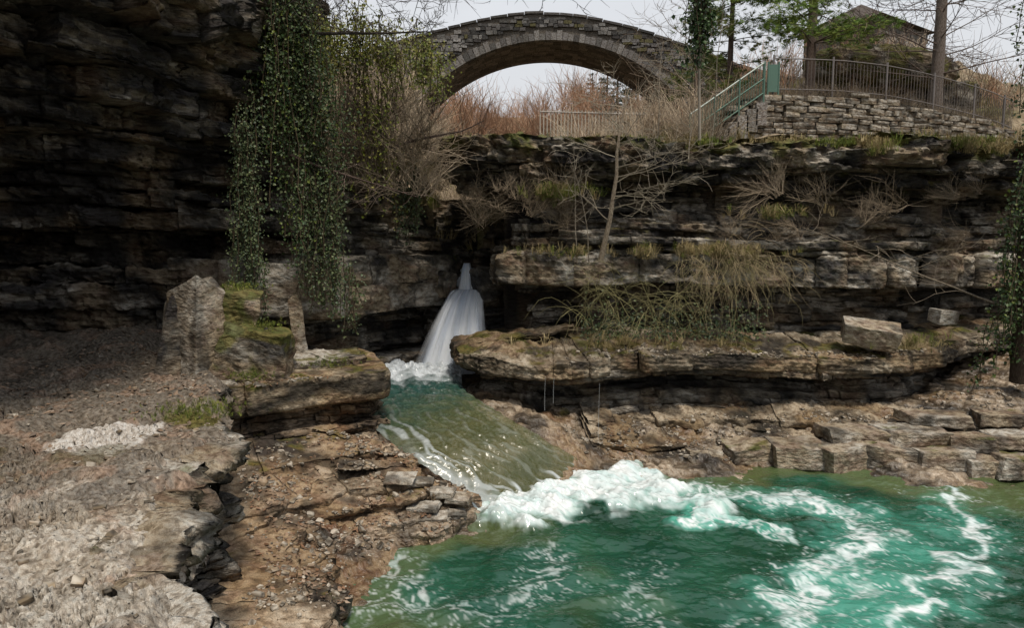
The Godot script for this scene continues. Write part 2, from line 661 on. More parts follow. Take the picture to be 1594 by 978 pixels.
func blade_tuft(sd: int, h: float, cnt: int, lean: float, wide: float) -> ArrayMesh:
	var r := rnd(sd)
	var mb := MB.new()
	for k in cnt:
		var a := r.randf() * TAU
		var b := Vector3(cos(a), 0, sin(a)) * r.randf() * h * 0.3
		var o := Vector3(cos(a), 0, sin(a)) * lean * h * r.randf_range(0.3, 1.2)
		var hh := h * r.randf_range(0.5, 1.1)
		var s := Vector3(-sin(a), 0, cos(a)) * wide
		var m := b + o * 0.35 + Vector3(0, hh * 0.65, 0)
		var t := b + o + Vector3(0, hh * (1.0 - lean * 0.45), 0)
		var c := Color.WHITE * r.randf_range(0.7, 1.15)
		mb.quad(b - s, m - s * 0.7, m + s * 0.7, b + s, c)
		mb.tri(m - s * 0.7, t, m + s * 0.7, c)
	return mb.mesh()

func leaf_basis(r: RandomNumberGenerator, s: float) -> Basis:
	return Basis.from_euler(Vector3(r.randf_range(-0.9, 0.5), r.randf_range(-1.6, 1.6), r.randf_range(-0.9, 0.9))).scaled(Vector3.ONE * s)

func ivy(o: Node3D, strands: Array, sd: int, per_m: float, thick: float, cols: Array, size := 1.0) -> void:
	# strands: [top point, length, sway]; stems hang down, leaves stand round them
	var r := rnd(sd)
	var mb := MB.new()
	var ts := []
	var cs := PackedColorArray()
	for s in strands:
		var p: Vector3 = s[0]
		var ln: float = s[1]
		var pts := PackedVector3Array([p])
		var rad := PackedFloat32Array([0.012])
		var steps := maxi(3, int(ln / 0.25))
		var drift := Vector3(r.randfn(0, 0.05), 0, r.randfn(0, 0.03))
		for k in steps:
			p += Vector3(r.randfn(0, 0.035), -ln / steps, r.randfn(0, 0.03)) + drift * (s[2] as float)
			pts.append(p)
			rad.append(0.009)
		mb.tube(pts, rad, Color(0.09, 0.07, 0.045), 3)
		for k in int(ln * per_m):
			var t := r.randf()
			var ix := t * steps
			var i0 := mini(int(ix), steps - 1)
			var q := pts[i0].lerp(pts[i0 + 1], ix - i0)
			var th := thick * (0.45 + 0.55 * sin(PI * clampf(t * 0.9 + 0.1, 0.0, 1.0)))
			q += Vector3(r.randfn(0, th), r.randfn(0, 0.05), r.randfn(0, th * 0.8))
			ts.append(Transform3D(leaf_basis(r, size * r.randf_range(0.55, 1.25)), q))
			var c: Color = cols[r.randi() % cols.size()]
			cs.append(c * r.randf_range(0.6, 1.3))
	put(mb, "stem", M.twig, o)
	scatter(leaf_mesh(0.1, 0.095), M.leaf, ts, cs, "leaves", o)

func bare_tree(called: String, label: String, category: String, at: Vector3, dir: Vector3, length: float, rad: float, depth: int, sd: int, o: Dictionary, group := "") -> Node3D:
	var t := thing(called, label, category, at, group)
	var r := rnd(sd)
	var trunk := MB.new()
	var tips := []
	var oo := o.duplicate()
	# trunk first, then the branches as a part of their own
	var seg := 8
	var pts := PackedVector3Array([Vector3.ZERO])
	var rr := PackedFloat32Array([rad * 1.15])
	var d := dir.normalized()
	var p := Vector3.ZERO
	var wig: float = o.get("twig", 0.12)
	for k in seg:
		d = (d + Vector3(r.randfn(0, wig), r.randfn(0, wig * 0.5), r.randfn(0, wig))).normalized()
		p += d * length / seg
		pts.append(p)
		rr.append(rad * lerpf(1.0, o.get("tip", 0.25), float(k + 1) / seg))
	trunk.tube(pts, rr, o.bark, 8)
	put(trunk, "trunk", M.bark, t)
	var crown := MB.new()
	var lim: int = o.get("limbs", 10)
	for k in lim:
		var f := lerpf(o.get("low", 0.25), 1.0, (k + r.randf()) / lim)
		var ix := f * seg
		var i0 := mini(int(ix), seg - 1)
		var q := pts[i0].lerp(pts[i0 + 1], ix - i0)
		var a := r.randf() * TAU
		var nd := Vector3(cos(a), o.get("lift", 0.35) + r.randfn(0, 0.15), sin(a) * o.get("flat", 1.0)).normalized()
		var ln: float = (o.limb as float) * r.randf_range(0.6, 1.15) * lerpf(1.0, o.get("taper", 0.5), f)
		grow(crown, q, nd, ln, maxf(rad * o.get("lr", 0.3) * lerpf(1.0, 0.5, f), 0.006), depth, r, oo, tips)
	put(crown, "crown", M.twig, t)
	if o.has("leafy"):
		var ts := []
		var cs := PackedColorArray()
		for tip in tips:
			for k in int(o.leafy):
				ts.append(Transform3D(leaf_basis(r, r.randf_range(0.6, 1.3) * o.get("lsize", 1.0)), tip[0] + Vector3(r.randfn(0, 0.12), r.randfn(0, 0.1), r.randfn(0, 0.12))))
				cs.append((o.lcols[r.randi() % o.lcols.size()] as Color) * r.randf_range(0.6, 1.3))
		scatter(leaf_mesh(0.11, 0.08), M.leaf, ts, cs, "leaves", t)
	return t

# ------------------------------------------------------------------ the gorge
func curve_at(tab: Array, y: float) -> float:
	for k in tab.size() - 1:
		if y <= tab[k + 1][0]:
			return lerpf(tab[k][1], tab[k + 1][1], clampf((y - tab[k][0]) / (tab[k + 1][0] - tab[k][0]), 0.0, 1.0))
	return tab[tab.size() - 1][1]

func build_riverbed() -> void:
	var pts := []
	# pool floor
	for q in [[0.0, 8.0], [2.0, 8.5], [4.0, 9.5], [6.0, 9.0], [3.0, 7.0], [6.0, 6.5], [0.0, 6.0], [8.5, 8.5], [2.5, 10.2], [5.0, 10.8], [1.0, 9.6], [9.0, 6.0], [12.0, 8.0], [1.0, 4.0], [5.0, 4.0], [9.0, 3.0], [-0.8, 7.6], [-0.6, 8.2]]:
		pts.append([q[0], q[1], -0.9])
	# pool shore on the left shelf and at the far side
	for q in [[-1.45, 6.0], [-1.59, 6.67], [-2.0, 7.22], [-1.85, 8.06], [-1.7, 8.6], [-1.0, 9.0], [-0.4, 9.33], [-1.2, 5.0], [-0.9, 4.0], [2.0, 11.85], [2.6, 11.9], [4.2, 12.0], [5.86, 11.8], [8.35, 11.43], [9.0, 11.1], [11, 10.8]]:
		pts.append([q[0], q[1], -0.06])
	for q in [[-1.7, 6.1], [-1.85, 6.7], [-2.25, 7.25], [-2.1, 8.0], [-1.9, 8.45], [-1.3, 8.85], [-0.75, 9.15], [-1.5, 5.0]]:
		pts.append([q[0], q[1], 0.26])
	# sloping shelf below the left ledge
	pts.append_array([[-3.23, 9.49, 0.85], [-1.92, 9.95, 0.88], [-1.07, 9.27, 0.5], [-1.71, 8.78, 0.5], [-2.48, 8.44, 0.6], [-2.97, 7.53, 0.5], [-3.16, 6.77, 0.5], [-2.79, 5.92, 0.45], [-2.28, 6.01, 0.4], [-2.3, 7.6, 0.42], [-3.99, 8.86, 0.7], [-3.74, 9.63, 1.0], [-2.36, 10.65, 1.0], [-4.5, 10.5, 1.1], [-3.2, 11.2, 1.1], [-2.4, 5.0, 0.4], [-2.2, 3.5, 0.4], [-4.0, 4.0, 0.5], [-5.0, 7.0, 0.6], [-4.0, 12.5, 1.1], [-6.0, 12.5, 1.2]])
	# bed of the chute
	pts.append_array([[-2.9, 15.2, 0.85], [-1.6, 15.2, 0.8], [-2.5, 13.5, 0.85], [-1.6, 13.6, 0.8], [-2.1, 11.6, 0.9], [-1.2, 12.2, 0.9], [-1.45, 10.35, 0.78], [-0.4, 11.5, 0.78], [-0.85, 10.1, 0.42], [0.3, 11.1, 0.45], [-0.35, 9.95, 0.06], [0.9, 11.2, 0.1], [-0.5, 10.7, 0.5], [0.1, 10.4, 0.05], [0.5, 10.7, 0.0], [1.5, 11.6, -0.12]])
	# right-hand slope under the ledge
	pts.append_array([[1.9, 11.9, 0.16], [1.3, 11.65, 0.62], [1.9, 12.1, 0.5], [2.94, 12.1, 0.36], [3.54, 12.1, 0.48], [2.33, 12.1, 0.6], [4.75, 12.3, 0.58], [7.11, 12.3, 0.62], [6.03, 12.6, 0.66], [2.42, 12.7, 0.72], [4.0, 13.0, 0.7], [7.5, 13.0, 0.72], [9.0, 13.2, 1.15], [9.55, 12.32, 0.9], [9.83, 12.9, 1.25], [0.95, 11.75, 0.98], [0.5, 12.0, 1.1], [-0.3, 13.0, 1.1], [1.5, 13.8, 0.8], [4.0, 13.8, 0.8], [7.0, 13.8, 0.85], [11.5, 13.5, 1.7], [12.0, 15.5, 2.2], [11.0, 12.0, 0.5], [-0.9, 14.0, 1.05], [-0.9, 15.5, 1.0], [4.0, 16.0, 1.0], [9.0, 16.0, 1.1], [13, 13, 2.2]])
	# behind the fall
	pts.append_array([[-3.5, 16.5, 1.2], [-2.0, 17.0, 1.0], [-1.0, 17.2, 1.0]])
	bed = idw(pts, -6.5, 13.5, 2.5, 18.0, 0.2, 3.0, 6)
	var o := setting("riverbed", "bare brown bedrock shelf stepping down to the green pool")
	field(o, "bedrock", -5.0, 13.0, 4.0, 17.4, 0.045, bed_h, bed_c, M.wet, func(x, d, y): return y > -0.75 or d < 0)
	var edge := [Vector3(-1.1, 4.2, 0), Vector3(-1.42, 5.6, 0), Vector3(-1.72, 6.55, 0.0), Vector3(-2.1, 7.1, 0.0), Vector3(-2.08, 7.9, 0.0), Vector3(-1.78, 8.45, 0.0), Vector3(-1.15, 8.85, 0.0), Vector3(-0.55, 9.2, 0.0), Vector3(-0.3, 9.6, -0.05)]
	var q := [[-0.25, 0.16, 0.0, 0.0], [0.1, 0.27, -0.16, 0.05], [0.25, 0.34, -0.3, 0.15], [0.31, 0.42, -0.55, 0.1], [0.4, 0.48, -0.75, 0.18]]
	for k in q.size():
		strata(o, "shale_layer", shifted(edge, q[k][2] * 0.75, q[k][2] * -0.35 if q[k][2] > -0.2 else 0.15), q[k][0], q[k][1], {"seed": 820 + k, "tint": Color(1.0, 0.87, 0.74), "off": 0.0, "w": 0.7, "jit": 0.07, "amp": 0.035, "chip": 0.035, "D": 1.5, "nT": 34, "ds": 0.035, "warm": 0.22, "tone": q[k][3], "mat": M.wet if k < 2 else M.slab, "topamp": 0.022, "rise": 0.13, "wave": 0.3, "und": 0.02, "moss": 0.12})
	# upper sheets of the slope
	var e2 := [Vector3(-3.3, 7.4, -0.05), Vector3(-2.9, 8.3, 0.0), Vector3(-2.2, 9.0, 0.0), Vector3(-1.5, 9.45, 0.02), Vector3(-1.15, 9.8, 0.02), Vector3(-1.5, 10.3, 0.05)]
	var e3 := [Vector3(-4.1, 8.6, 0.0), Vector3(-3.3, 9.0, 0.0), Vector3(-2.6, 9.5, 0.0), Vector3(-2.0, 9.9, 0.0), Vector3(-1.9, 10.4, 0.0)]
	strata(o, "shale_layer", e2, 0.45, 0.62, {"seed": 830, "tint": Color(1.0, 0.87, 0.74), "w": 1.0, "jit": 0.06, "amp": 0.035, "D": 1.2, "nT": 30, "warm": 0.2, "tone": 0.1, "mat": M.slab, "topamp": 0.022, "rise": 0.16, "wave": 0.3, "und": 0.0})
	strata(o, "shale_layer", shifted(e2, -0.25, 0.25), 0.6, 0.69, {"seed": 831, "tint": Color(1.0, 0.87, 0.74), "w": 0.7, "jit": 0.08, "amp": 0.035, "D": 1.0, "nT": 24, "warm": 0.15, "tone": 0.16, "mat": M.slab, "topamp": 0.022, "rise": 0.2, "wave": 0.4, "und": 0.0})
	strata(o, "shale_layer", e3, 0.7, 0.86, {"seed": 832, "tint": Color(1.0, 0.87, 0.74), "w": 1.0, "jit": 0.05, "amp": 0.035, "D": 1.2, "nT": 26, "warm": 0.2, "tone": 0.0, "mat": M.slab, "topamp": 0.022, "rise": 0.2, "wave": 0.2, "und": 0.0, "moss": 0.3})
	# far shore beds, right of the chute
	var sh := [Vector3(1.2, 11.9, 0.06), Vector3(1.7, 11.95, 0.0), Vector3(2.6, 11.95, 0.0), Vector3(4.2, 12.1, 0.0), Vector3(5.86, 11.95, 0.0), Vector3(7.4, 11.7, 0.0), Vector3(8.4, 11.45, 0.0), Vector3(9.6, 11.3, 0.0), Vector3(12.5, 11.2, 0.0)]
	strata(o, "rock_layer", sh, -0.3, 0.12, {"seed": 840, "tint": Color(0.92, 0.82, 0.69), "w": 0.8, "jit": 0.07, "amp": 0.08, "D": 1.6, "nT": 30, "warm": 0.24, "tone": 0.12, "mat": M.wet, "topamp": 0.04, "rise": 0.3, "und": 0.0, "moss": 0.3})
	var y := 0.24
	for k in 3:
		var h := 0.07 + 0.03 * (k % 3)
		strata(o, "shale_layer", shifted(sh, 0.25, 0.24 + k * 0.24), y, y + h, {"seed": 841 + k, "tint": Color(0.92, 0.82, 0.69), "w": 0.9, "jit": 0.09, "amp": 0.09, "D": 1.0, "nT": 16, "warm": 0.2 - k * 0.03, "tone": 0.1 - 0.1 * (k % 2), "mat": M.slab if k % 2 else M.shale, "topamp": 0.04, "rise": 0.2, "und": 0.0, "wave": 0.25})
		y += h + 0.02
	stage("bed")

var edge_pts := [Vector3(-0.7, -3.0, 0.15), Vector3(-0.8, -1.0, 0.15), Vector3(-1.0, 1.2, 0.1), Vector3(-1.4, 2.9, 0.02), Vector3(-1.68, 3.4, 0.0), Vector3(-2.1, 3.85, -0.02), Vector3(-2.12, 4.4, 0.0), Vector3(-2.6, 4.8, -0.02), Vector3(-2.42, 5.15, -0.05), Vector3(-2.9, 5.5, -0.05), Vector3(-2.85, 6.3, -0.06), Vector3(-2.78, 6.85, -0.06), Vector3(-3.2, 7.2, -0.08), Vector3(-3.45, 8.0, -0.12), Vector3(-3.9, 8.8, -0.16), Vector3(-4.1, 9.6, -0.2), Vector3(-4.5, 10.4, -0.2), Vector3(-4.6, 11.0, -0.2), Vector3(-4.7, 13.5, -0.2)]

func edge_x(d: float) -> float:
	for k in edge_pts.size() - 1:
		if d <= edge_pts[k + 1].y:
			var t: float = clampf((d - edge_pts[k].y) / (edge_pts[k + 1].y - edge_pts[k].y), 0.0, 1.0)
			return lerpf(edge_pts[k].x, edge_pts[k + 1].x, t)
	return -4.7

func path_h(x: float, d: float) -> float:
	var e := edge_x(d) + F3.get_noise_2d(x * 2.0, d * 2.0) * 0.12 - x
	var h := 2.2 - 0.02 * maxf(0.0, d - 4.0)
	h += F3.get_noise_2d(x * 0.45, d * 0.45) * 0.14 + F3.get_noise_2d(x * 1.7, d * 1.7) * 0.075
	var rough := smoothstep(-0.1, 0.25, N.get_noise_2d(x * 0.7 + 3.0, d * 0.7) + (5.0 - d) * 0.12)
	h = lerpf(h, terrace(h, 0.07, x * 1.6, d * 1.6), 0.25 + 0.75 * rough)
	var pit := F3.get_noise_2d(x * 13.0 + 40.0, d * 13.0)
	h += (CELL.get_noise_2d(x * 3.2, d * 4.5) * 0.024 + CELL.get_noise_2d(x * 10.0, d * 12.0) * 0.013 + F3.get_noise_2d(x * 10.0, d * 10.0) * 0.034 - smoothstep(0.05, 0.3, pit) * 0.04) * (0.3 + rough)
	# litter bank against the cave wall
	h += 0.45 * smoothstep(9.3, 11.6, d + 0.3 * N.get_noise_2d(x * 0.5, d * 0.5)) * smoothstep(-5.4, -6.8, x)
	# broken, rounded rim, then down behind the edge blocks
	h -= 0.3 * (1.0 - smoothstep(-0.12, 0.26, e))
	return h

func path_c(q: Vector3) -> Color:
	var c := rock_color(q, 0.2, 0.04, 0.0).lerp(Color(0.4, 0.36, 0.31), 0.5)
	var n := N.get_noise_2d(q.x * 1.1, q.z * 1.1) + F3.get_noise_2d(q.x * 4.0, q.z * 4.0) * 0.6
	# trodden grey-brown soil further left
	var soil := smoothstep(-0.15, 0.35, (-3.2 - q.x) * 0.5 + n * 0.7 + (-q.z - 5.2) * 0.12)
	c = c.lerp(Color(0.19, 0.165, 0.135) * (1.0 + n * 0.3), soil * 0.85)
	# pale bare rock near the viewer
	var pale := smoothstep(0.0, 0.5, 0.8 - Vector2((q.x + 2.2) * 0.6, (-q.z - 3.4) * 0.7).length() + n * 0.6)
	c = c.lerp(Color(0.6, 0.57, 0.51), pale * 0.75)
	# pinkish weathered bedding
	c = c.lerp(Color(0.38, 0.26, 0.19), smoothstep(0.1, 0.4, F3.get_noise_2d(q.x * 1.4 + 40.0, q.z * 1.4)) * 0.55)
	# fine lichen and grit
	c = c * (1.0 + 0.4 * F3.get_noise_2d(q.x * 22.0, q.z * 22.0) + 0.25 * CELL.get_noise_2d(q.x * 30.0, q.z * 30.0))
	# one white worn slab in the path
	var e := Vector2((q.x + 3.95) * 1.4 - (-q.z - 6.5) * 0.1, (-q.z - 6.5) * 0.9).length() + n * 0.16
	c = c.lerp(Color(0.66, 0.64, 0.61), 1.0 - smoothstep(0.58, 0.68, e))
	# moss cushion beside it
	var m := Vector2((q.x + 3.45) * 1.2, (-q.z - 7.35) * 1.7).length() + n * 0.3
	c = c.lerp(Color(0.16, 0.15, 0.035), (1.0 - smoothstep(0.45, 0.7, m)) * 0.9)
	var m2 := Vector2((q.x + 4.1) * 0.7, (-q.z - 5.6) * 1.1).length() + n * 0.55
	c = c.lerp(Color(0.125, 0.11, 0.05), (1.0 - smoothstep(0.2, 0.5, m2)) * 0.6)
	return c

func build_platform() -> void:
	var o := setting("rock_platform", "pale worn rock path on the near bank under the overhang")
	field(o, "path_rock", -7.0, -0.3, 5.985, 12.6, 0.027, path_h, path_c, M.ground, func(x, d, y): return x < edge_x(d) + 0.06)
	field(o, "path_rock", -5.2, -0.9, 2.0, 6.0, 0.015, path_h, path_c, M.ground, func(x, d, y): return x < edge_x(d) + 0.06)
	field(o, "path_rock", -7.0, -5.185, 2.0, 6.0, 0.06, path_h, path_c, M.ground)
	field(o, "path_rock", -13.5, -0.2, -4.0, 2.03, 0.12, path_h, path_c, M.ground, func(x, d, y): return x < edge_x(d) + 0.06)
	field(o, "path_rock", -13.5, -6.9, 1.2, 12.6, 0.08, path_h, path_c, M.ground)
	var side := Vector2(1.0, 0.0)
	var y := 2.11
	var r := rnd(77)
	var k := 0
	while y > 0.3:
		var h := r.randf_range(0.16, 0.3) if k == 0 else r.randf_range(0.07, 0.28)
		strata(o, "rock_layer", edge_pts, y - h, y, {"seed": 80 + k, "off": 0.06 if k == 0 else -0.12 - r.randf() * 0.3, "w": 0.7, "jit": 0.09, "amp": 0.09, "D": 0.45, "nT": 8, "ds": 0.03, "dir": side, "split": k == 0, "tone": 0.3 if k == 0 else r.randf_range(-0.1, 0.2), "warm": 0.14, "mat": M.ground if k == 0 else M.rock, "moss": 0.1, "topamp": 0.035, "chip": 0.06})
		y -= h
		k += 1
	stage("platform")

func build_left_ledge() -> void:
	var o := setting("rock_ledge", "thick mossy sandstone slab jutting over brown shale beside the stream")
	var path := [Vector3(-4.7, 9.6, 0.02), Vector3(-4.05, 9.62, 0.0), Vector3(-3.6, 9.95, 0.0), Vector3(-3.0, 10.4, 0.0), Vector3(-2.45, 10.72, 0.0), Vector3(-2.15, 10.95, 0.0), Vector3(-2.2, 11.5, 0.0), Vector3(-2.6, 12.6, 0.0), Vector3(-3.2, 13.6, 0.0)]
	strata(o, "rock_block", path, 1.46, 1.9, {"seed": 301, "tint": Color(1.0, 0.9, 0.76), "w": 1.3, "jit": 0.04, "amp": 0.018, "chip": 0.012, "lam": 0.006, "D": 1.6, "nT": 30, "nF": 14, "split": true, "moss": 0.55, "warm": 0.1, "mat": M.slab, "ds": 0.035, "topamp": 0.015, "wave": 0.04, "tone": -0.02, "und": 0.03})
	# thinner slab lying on it, further back
	var p2 := [Vector3(-4.3, 10.9, 0.0), Vector3(-3.6, 11.0, 0.0), Vector3(-3.0, 11.4, 0.0), Vector3(-2.6, 11.9, 0.0), Vector3(-2.9, 12.8, 0.0)]
	strata(o, "rock_block", p2, 1.88, 2.04, {"seed": 302, "w": 1.2, "jit": 0.05, "amp": 0.04, "D": 1.3, "split": true, "moss": 0.42, "warm": 0.2, "mat": M.slab, "tone": 0.08})
	var y := 1.46
	var r := rnd(303)
	var k := 0
	while y > 0.85:
		var h := r.randf_range(0.035, 0.1)
		strata(o, "shale_layer", path, y - h, y, {"seed": 310 + k, "tint": Color(1.02, 0.86, 0.72), "off": -0.22 - 0.1 * sin(k * 1.7) + maxf(0.0, 1.15 - y) * 0.5, "w": 0.45, "jit": 0.06, "amp": 0.05, "D": 0.5, "nT": 5, "ds": 0.04, "tone": r.randf_range(-0.2, 0.1), "warm": 0.12, "mat": M.shale, "lam": 0.03})
		y -= h
		k += 1
	stage("ledge")

func build_cave() -> void:
	var o := setting("cave_wall", "dark layered rock overhang arching over the near bank")
	var f := [[1.5, 0.3], [2.2, 0.0], [3.0, 0.15], [3.3, 0.35], [3.55, -0.5], [4.1, -0.7], [4.5, 0.5], [5.0, 1.0], [5.6, 1.8], [6.2, 3.0], [6.8, 4.4], [7.4, 5.6], [8.2, 6.8], [9.0, 7.5], [10.0, 9.5], [14.0, 10.0]]
	var xr := [[1.5, -5.2], [3.0, -5.1], [4.5, -5.0], [6.2, -4.8], [7.3, -4.5], [8.5, -4.1], [12.0, -4.1]]
	var y := 1.5
	var r := rnd(400)
	var k := 0
	while y < 9.6:
		var h := 0.07 + 0.4 * pow(r.randf(), 1.8) if y < 7.5 else r.randf_range(0.4, 0.8)
		var ff := curve_at(f, y + h * 0.5) + r.randfn(0, 0.12)
		var x := curve_at(xr, y) + r.randfn(0, 0.08)
		var path := [Vector3(-17, 11.2 - ff, 0.0), Vector3(-12.5, 11.4 - ff, 0), Vector3(-9.5, 11.7 - ff, 0.0), Vector3(-7.4, 12.0 - ff * 0.95, 0.0), Vector3(x - 1.3, 12.4 - ff * 0.8, 0.0), Vector3(x - 0.3, 12.8 - ff * 0.35, 0.0), Vector3(x, 13.6, 0.0), Vector3(x - 0.1, 15.5, 0.0)]
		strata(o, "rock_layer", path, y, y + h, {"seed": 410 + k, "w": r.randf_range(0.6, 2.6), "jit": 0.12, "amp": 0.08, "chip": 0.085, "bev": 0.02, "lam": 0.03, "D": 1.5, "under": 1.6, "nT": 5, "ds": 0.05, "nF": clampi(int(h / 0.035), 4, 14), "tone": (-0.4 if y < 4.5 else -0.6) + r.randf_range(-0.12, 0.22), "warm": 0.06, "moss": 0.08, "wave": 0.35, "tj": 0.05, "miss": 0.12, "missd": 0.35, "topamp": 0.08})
		y += h
		k += 1
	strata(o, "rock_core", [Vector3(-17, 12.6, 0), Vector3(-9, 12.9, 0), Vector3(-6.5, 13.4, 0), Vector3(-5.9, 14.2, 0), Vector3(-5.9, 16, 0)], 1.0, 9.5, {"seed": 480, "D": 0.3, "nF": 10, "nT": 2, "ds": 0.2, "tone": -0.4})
	# the roof over the near bank and the hill on top of it
	var lip := [Vector3(-20, 0.6, 0.0), Vector3(-12, 0.4, 0.0), Vector3(-7.0, 0.0, 0.0), Vector3(-5.2, 2.5, 0.0), Vector3(-4.4, 5.0, 0.0), Vector3(-4.2, 8.0, 0.0), Vector3(-4.3, 10.5, 0.0), Vector3(-4.6, 13.0, 0.0), Vector3(-5.2, 17.0, 0.0)]
	strata(o, "roof_layer", lip, 8.9, 10.2, {"seed": 470, "w": 1.6, "jit": 0.25, "amp": 0.12, "D": 9.0, "under": 14.0, "nT": 12, "nF": 10, "ds": 0.15, "dir": Vector2(0.8, 0.6), "moss": 0.4})
	strata(o, "roof_layer", shifted(lip, 0.2, 0.0), 10.2, 11.6, {"seed": 471, "w": 1.6, "jit": 0.25, "amp": 0.12, "D": 14.0, "under": 3.0, "nT": 12, "nF": 10, "ds": 0.15, "dir": Vector2(0.8, 0.6), "moss": 0.6, "mat": M.soil})
	# wall that closes the cave on the near left
	var wl := [Vector3(-13.5, -4.0, 0.0), Vector3(-12.5, 1.0, 0.0), Vector3(-12.0, 6.0, 0.0), Vector3(-12.0, 12.5, 0.0)]
	strata(o, "side_wall", wl, 1.5, 9.2, {"seed": 472, "w": 2.0, "jit": 0.3, "amp": 0.2, "D": 1.0, "nF": 40, "ds": 0.15, "dir": Vector2(1, 0), "tone": -0.1})
	var wb := [Vector3(-1.0, -4.0, 0.0), Vector3(-5.0, -4.6, 0.0), Vector3(-14.0, -4.0, 0.0)]
	strata(o, "side_wall", wb, 1.5, 9.2, {"seed": 473, "w": 2.0, "jit": 0.3, "amp": 0.2, "D": 1.0, "nF": 40, "ds": 0.15, "tone": -0.1})
	stage("cave")

func build_left_wall() -> void:
	var o := setting("left_cliff", "dark layered rock wall behind the ivy beside the waterfall")
	var path := [Vector3(-6.4, 13.0, 0), Vector3(-5.2, 13.3, 0.0), Vector3(-4.3, 13.5, 0.0), Vector3(-3.5, 14.2, 0.0), Vector3(-3.0, 15.4, 0.0), Vector3(-2.5, 16.3, 0.0), Vector3(-2.0, 16.9, 0.0), Vector3(-1.8, 17.6, 0.0), Vector3(-1.9, 20.0, 0.0)]
	var y := 0.9
	var r := rnd(500)
	var k := 0
	while y < 5.7:
		var h := r.randf_range(0.07, 0.24)
		var off := 0.0
		var w := 0.7
		var mt: Material = M.rock
		var tn := r.randf_range(-0.05, 0.25)
		if y < 1.35:
			off = 0.35 - (y - 0.9) * 0.6
			mt = M.slab
			tn = 0.3
		elif y < 2.5:
			off = -0.75 + 0.15 * sin(y * 9.0)
			tn = -0.3
			if y + h > 2.5:
				h = 2.5 - y + 0.02
		elif y < 3.2:
			h = 0.62
			off = 0.3
			w = 1.6
			mt = M.slab
			tn = 0.15
		elif y < 3.7:
			off = 0.12
		else:
			off = -0.15 - (y - 3.7) * 0.25
			mt = M.shale if k % 3 == 0 else M.rock
		strata(o, "rock_layer", path, y, y + h, {"seed": 510 + k, "off": off + r.randfn(0, 0.05), "w": w, "jit": 0.08, "amp": 0.06, "D": 1.3, "under": 1.2, "nT": 8, "ds": 0.05, "tone": tn, "warm": 0.12, "moss": 0.3 if y > 3.0 else 0.15, "mat": mt})
		y += h
		k += 1
	strata(o, "rock_core", shifted(path, -0.5, 1.0), 0.7, 5.5, {"seed": 570, "D": 0.3, "nF": 10, "nT": 2, "ds": 0.2, "tone": -0.4})
	# big squared slab that juts out beside the cave
	var p2 := [Vector3(-6.4, 12.5, 0.0), Vector3(-5.2, 12.6, 0.0), Vector3(-4.4, 12.75, -0.05), Vector3(-3.5, 13.0, -0.12), Vector3(-3.3, 13.3, -0.12), Vector3(-3.35, 14.2, -0.12)]
	strata(o, "rock_block", p2, 2.72, 3.75, {"seed": 560, "w": 1.5, "jit": 0.06, "D": 1.2, "under": 1.0, "nT": 10, "nF": 22, "split": true, "ds": 0.045, "tone": 0.35, "warm": 0.2, "mat": M.slab, "wave": 0.04, "moss": 0.1, "chip": 0.012, "amp": 0.02, "lam": 0.008})
	stage("leftwall")

